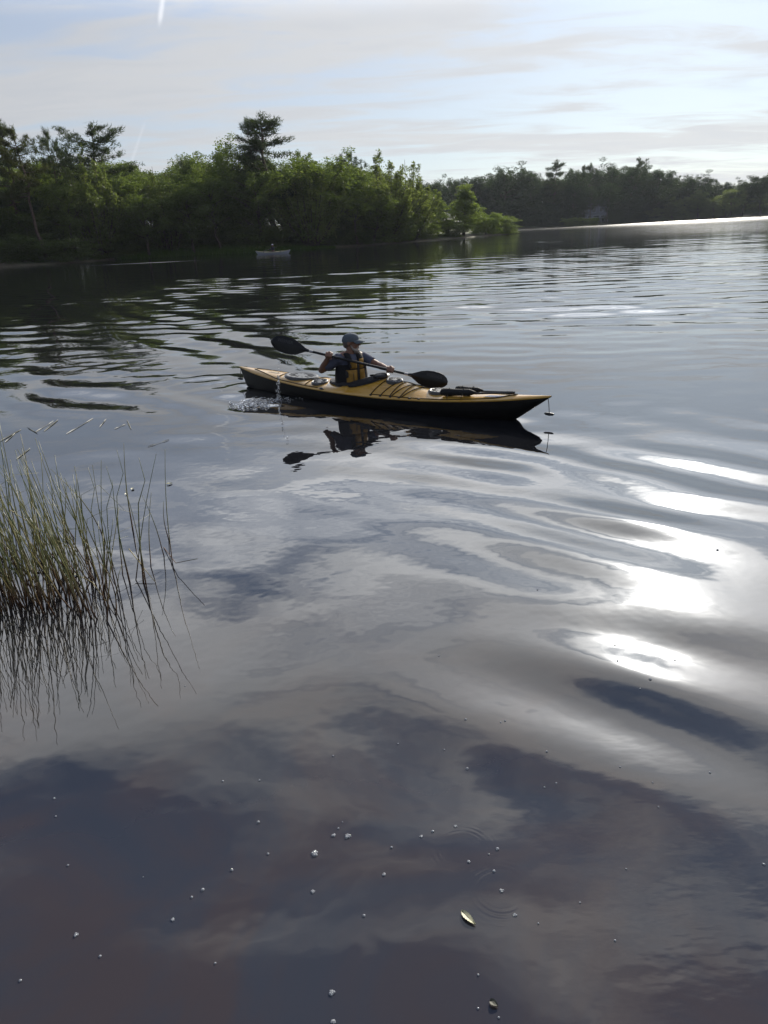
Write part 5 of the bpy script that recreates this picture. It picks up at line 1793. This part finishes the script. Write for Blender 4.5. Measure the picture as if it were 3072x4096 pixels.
# ------------------------------------------------------------------ things floating on the water
def wz(p):
    y = p[1]
    return float(water_height(np.array([[p[0]]]), np.array([[y]]), np.array([[0.016 + 0.0042 * y]]))[0, 0])
M_STRAW = mat_plain('pale_straw', (0.060, 0.060, 0.042), 0.6, 0.4, 0.2, 60)
M_PALELEAF = mat_plain('pale_leaf', (0.36, 0.35, 0.22), 0.5, 0.4, 0.25, 120.0, 0.001)
def floating():
    rng = np.random.default_rng(3)
    for (x0, y0, x1, y1, wd, lab) in ((0, 1765, 84, 1720, 0.016, 'broad pale grass blade floating at the left edge'), (20, 1770, 60, 1735, 0.010, 'narrow pale grass blade beside the broad one at the left edge'),
                                      (110, 1712, 150, 1735, 0.008, 'short pale straw behind the reeds'), (176, 1726, 232, 1680, 0.016, 'broad pale grass blade afloat behind the reed tips'),
                                      (140, 1730, 215, 1685, 0.006, 'thin pale straw left of the broad floating blade'), (265, 1737, 372, 1675, 0.009, 'long straw afloat right of the broad floating blade'),
                                      (458, 1717, 502, 1698, 0.008, 'short straw far right of the other floating straws'), (508, 1682, 524, 1718, 0.010, 'short straw pointing at the camera beside the last one'),
                                      (398, 1710, 425, 1678, 0.007, 'small faint straw between the floating straws'), (66, 1838, 120, 1795, 0.014, 'broad pale blade afloat among the reed tips'),
                                      (592, 1788, 676, 1760, 0.006, 'thin faint straw afloat above the loose reeds')):
        a, b = at(x0, y0), at(x1, y1)
        d = (b - a); n = Vector((-d.y, d.x, 0)).normalized() * wd * 0.75
        rows = []
        for s in np.linspace(0, 1, 6):
            k = 0.35 + 0.65 * math.sin(math.pi * min(0.98, max(0.05, s)))
            p = d * s - d * 0.5
            rows.append([p + n * k + Vector((0, 0, 0.005)), p + Vector((0, 0, 0.008 + 0.004 * math.sin(9 * s))), p - n * k + Vector((0, 0, 0.005))])
        o = B().grid(rows).build('grass_blade', M_STRAW, None, True, (a + b) / 2 + Vector((0, 0, wz((a + b) / 2))))
        tag(o, lab, 'grass blade')
    for (px, py, w, lab) in ((678, 1938, 0.036, 'oval yellowish leaf afloat beside the tall outermost reed'), (530, 1957, 0.030, 'folded pale leaf afloat behind the loose reeds'),
                             (505, 1978, 0.024, 'small leaf afloat just below the folded pale leaf'), (270, 2297, 0.026, 'little round leaf at the foot of the reed clump'),
                             (300, 2302, 0.034, 'green leaf afloat right of the little round leaf'), (150, 2285, 0.030, 'yellow leaf afloat inside the reed clump')):
        p = at(px, py)
        b = B()
        rows = []
        for s in np.linspace(0, 1, 7):
            k = math.sin(math.pi * min(0.97, max(0.03, s))) ** 0.7 * w * 0.45
            rows.append([(w * 1.4 * (s - 0.5), k * q, 0.005 + 0.006 * abs(q) + 0.002 * math.sin(6 * s)) for q in (-1, -0.5, 0, 0.5, 1)])
        o = B().grid(rows).build('leaf', M_PALELEAF, None, True, p + Vector((0, 0, wz(p))))
        o.rotation_euler = (0, 0, rng.uniform(0, 6.28))
        tag(o, lab, 'leaf')
    # the pale serrated leaf in the foreground, and a smaller shred of one
    a, b = at(1848, 3655), at(1901, 3704)
    for (a, b, wd, lab, mt) in ((at(1847, 3650), at(1902, 3706), 0.0115, 'pale serrated leaf afloat below the ring ripples', M_PALELEAF), (at(1960, 4005), at(1992, 4030), 0.0095, 'greyish shred of leaf afloat at the bottom of the picture', M_STRAW)):
        d = b - a
        L_ = d.length; ang = math.atan2(d.y, d.x)
        rows = []
        for i, s in enumerate(np.linspace(0, 1, 15)):
            k = (math.sin(math.pi * min(0.99, max(0.02, s ** 0.8))) ** 0.75) * wd * (1.0 + 0.08 * (1 if i % 2 else -1))
            rows.append([(L_ * (s - 0.5), k * q * (0.8 if q > 0 else 1.1), 0.003 + 0.0035 * abs(q) ** 1.5 + 0.0015 * math.sin(5 * s + q)) for q in (-1, -0.6, -0.1, 0.1, 0.6, 1)])
        o = B().grid(rows).build('leaf', mt, None, True, (a + b) / 2 + Vector((0, 0, wz((a + b) / 2) + 0.001)))
        o.rotation_euler = (0, 0, ang)
        vein = B().tube([(-L_ * 0.5, 0, 0.0045), (0, 0, 0.005), (L_ * 0.5, 0, 0.0045)], [0.0009, 0.0007, 0.0003], 5).build('vein', M_STRAW, o)
        tag(o, lab, 'leaf')
floating()

# foam bubbles and specks drifting on the surface
def mat_bubble():
    m = bpy.data.materials.new('foam_bubble')
    m.use_nodes = True
    w = NT(m.node_tree)
    p = w.n('ShaderNodeBsdfPrincipled', i_Roughness=0.08, i_IOR=1.33)
    p.inputs['Base Color'].default_value = (0.45, 0.47, 0.50, 1)
    p.inputs['Transmission Weight'].default_value = 0.5
    o = w.n('ShaderNodeOutputMaterial')
    w.l(p.outputs[0], o.inputs[0])
    return m
M_BUB = mat_bubble()
def bubbles():
    rng = np.random.default_rng(41)
    single = B().ell((0, 0, 0), (1, 1, 0.75), None, 10, 5, -0.3).mesh('bubble')
    protos = []
    for k in range(4):
        b = B()
        for i in range(9):
            q = i * 2.4; r = 0.62 * math.sqrt(i / 9)
            s = rng.uniform(0.24, 0.46)
            b.ell((r * math.cos(q) * 1.1, r * math.sin(q), 0.02), (s, s, s * 0.9), None, 8, 4, -0.2)
        protos.append(b.mesh('bubble'))
    big = {(1259, 3415): 'largest foam bubble, a flat frothy cluster left of centre', (1391, 3347): 'second largest foam bubble, right of the frothy cluster', (1335, 3342): 'bright bubble beside the second largest one',
           (1327, 3970): 'big bright bubble near the bottom of the picture', (1333, 4087): 'bubble cut by the bottom edge of the picture', (305, 3741): 'lone oval white bubble at the lower left',
           (692, 3681): 'white bubble right of the lone oval one', (1253, 3567): 'bubble straight below the largest frothy one', (1536, 3500): 'grey bubble in the middle of the foreground',
           (2007, 3567): 'bright bubble at the centre of the ring ripples', (2059, 3664): 'bubble below the centre of the ring ripples', (1822, 3307): 'bubble on the rim of the upper ring ripples',
           (1875, 3450): 'bubble above the big ring ripples', (1685, 3348): 'grey bubble left of the upper ring ripples'}
    size = {(1259, 3415): 19, (1391, 3347): 16, (1335, 3342): 11, (1327, 3970): 15, (1333, 4087): 12, (305, 3741): 11, (692, 3681): 9, (1253, 3567): 11, (1536, 3500): 10, (2007, 3567): 11, (2059, 3664): 10, (1822, 3307): 9, (1875, 3450): 9, (1685, 3348): 9}
    small = [(1354, 3315, 5), (811, 3560, 8), (767, 3590, 6), (927, 3480, 7), (1072, 3415, 6), (1033, 3288, 8), (401, 3827, 6), (81, 3922, 6), (861, 3855, 5), (1456, 3664, 7), (1566, 3392, 6), (1731, 3328, 7), (1990, 3398, 8), (1955, 3420, 4),
             (1976, 3488, 7), (1913, 3901, 5), (1912, 4034, 5), (1995, 4071, 5), (2505, 3474, 4), (3055, 3459, 6), (2460, 3761, 5), (1869, 3073, 7), (1862, 2882, 6), (2020, 2888, 5), (2003, 2894, 4), (2187, 3012, 5), (2600, 2726, 7), (2480, 3073, 4), (2840, 3089, 5),
             (2633, 3232, 4), (891, 3124, 5), (1038, 3121, 5), (1332, 3023, 5), (217, 3194, 5), (223, 3265, 4), (272, 3462, 5), (1592, 2973, 4), (1777, 2998, 4), (2150, 2360, 4), (2225, 3135, 5), (2178, 3149, 4), (2610, 3135, 4), (740, 2745, 3), (573, 3510, 3), (1370, 3290, 3), (2320, 3610, 4), (2153, 3696, 4), (2870, 2200, 6), (1756, 2622, 4), (2460, 2580, 4), (2560, 2760, 4), (2470, 2650, 5), (2700, 2640, 4)]
    k = 0
    for (x, y), lab in big.items():
        p = at(x, y)
        r = size[(x, y)] * 0.85 / FPX * (p - Vector((0, 0, CAM_H))).length
        o = link('bubble', protos[k % 4], M_BUB); k += 1
        o.location = (p.x, p.y, wz(p) + 0.001); o.scale = (r, r, r * 0.9); o.rotation_euler = (0, 0, k * 1.1)
        tag(o, lab, 'bubble', 'foam bubbles on the water')
    for x, y, s in small:
        p = at(x, y)
        r = s * 0.8 / FPX * (p - Vector((0, 0, CAM_H))).length
        o = link('bubble', single, M_BUB)
        o.location = (p.x, p.y, wz(p) + 0.001); o.scale = (r, r, r)
        tag(o, 'small white bubble speck drifting on the dark foreground water', 'bubble', 'small bubble specks on the water')
bubbles()
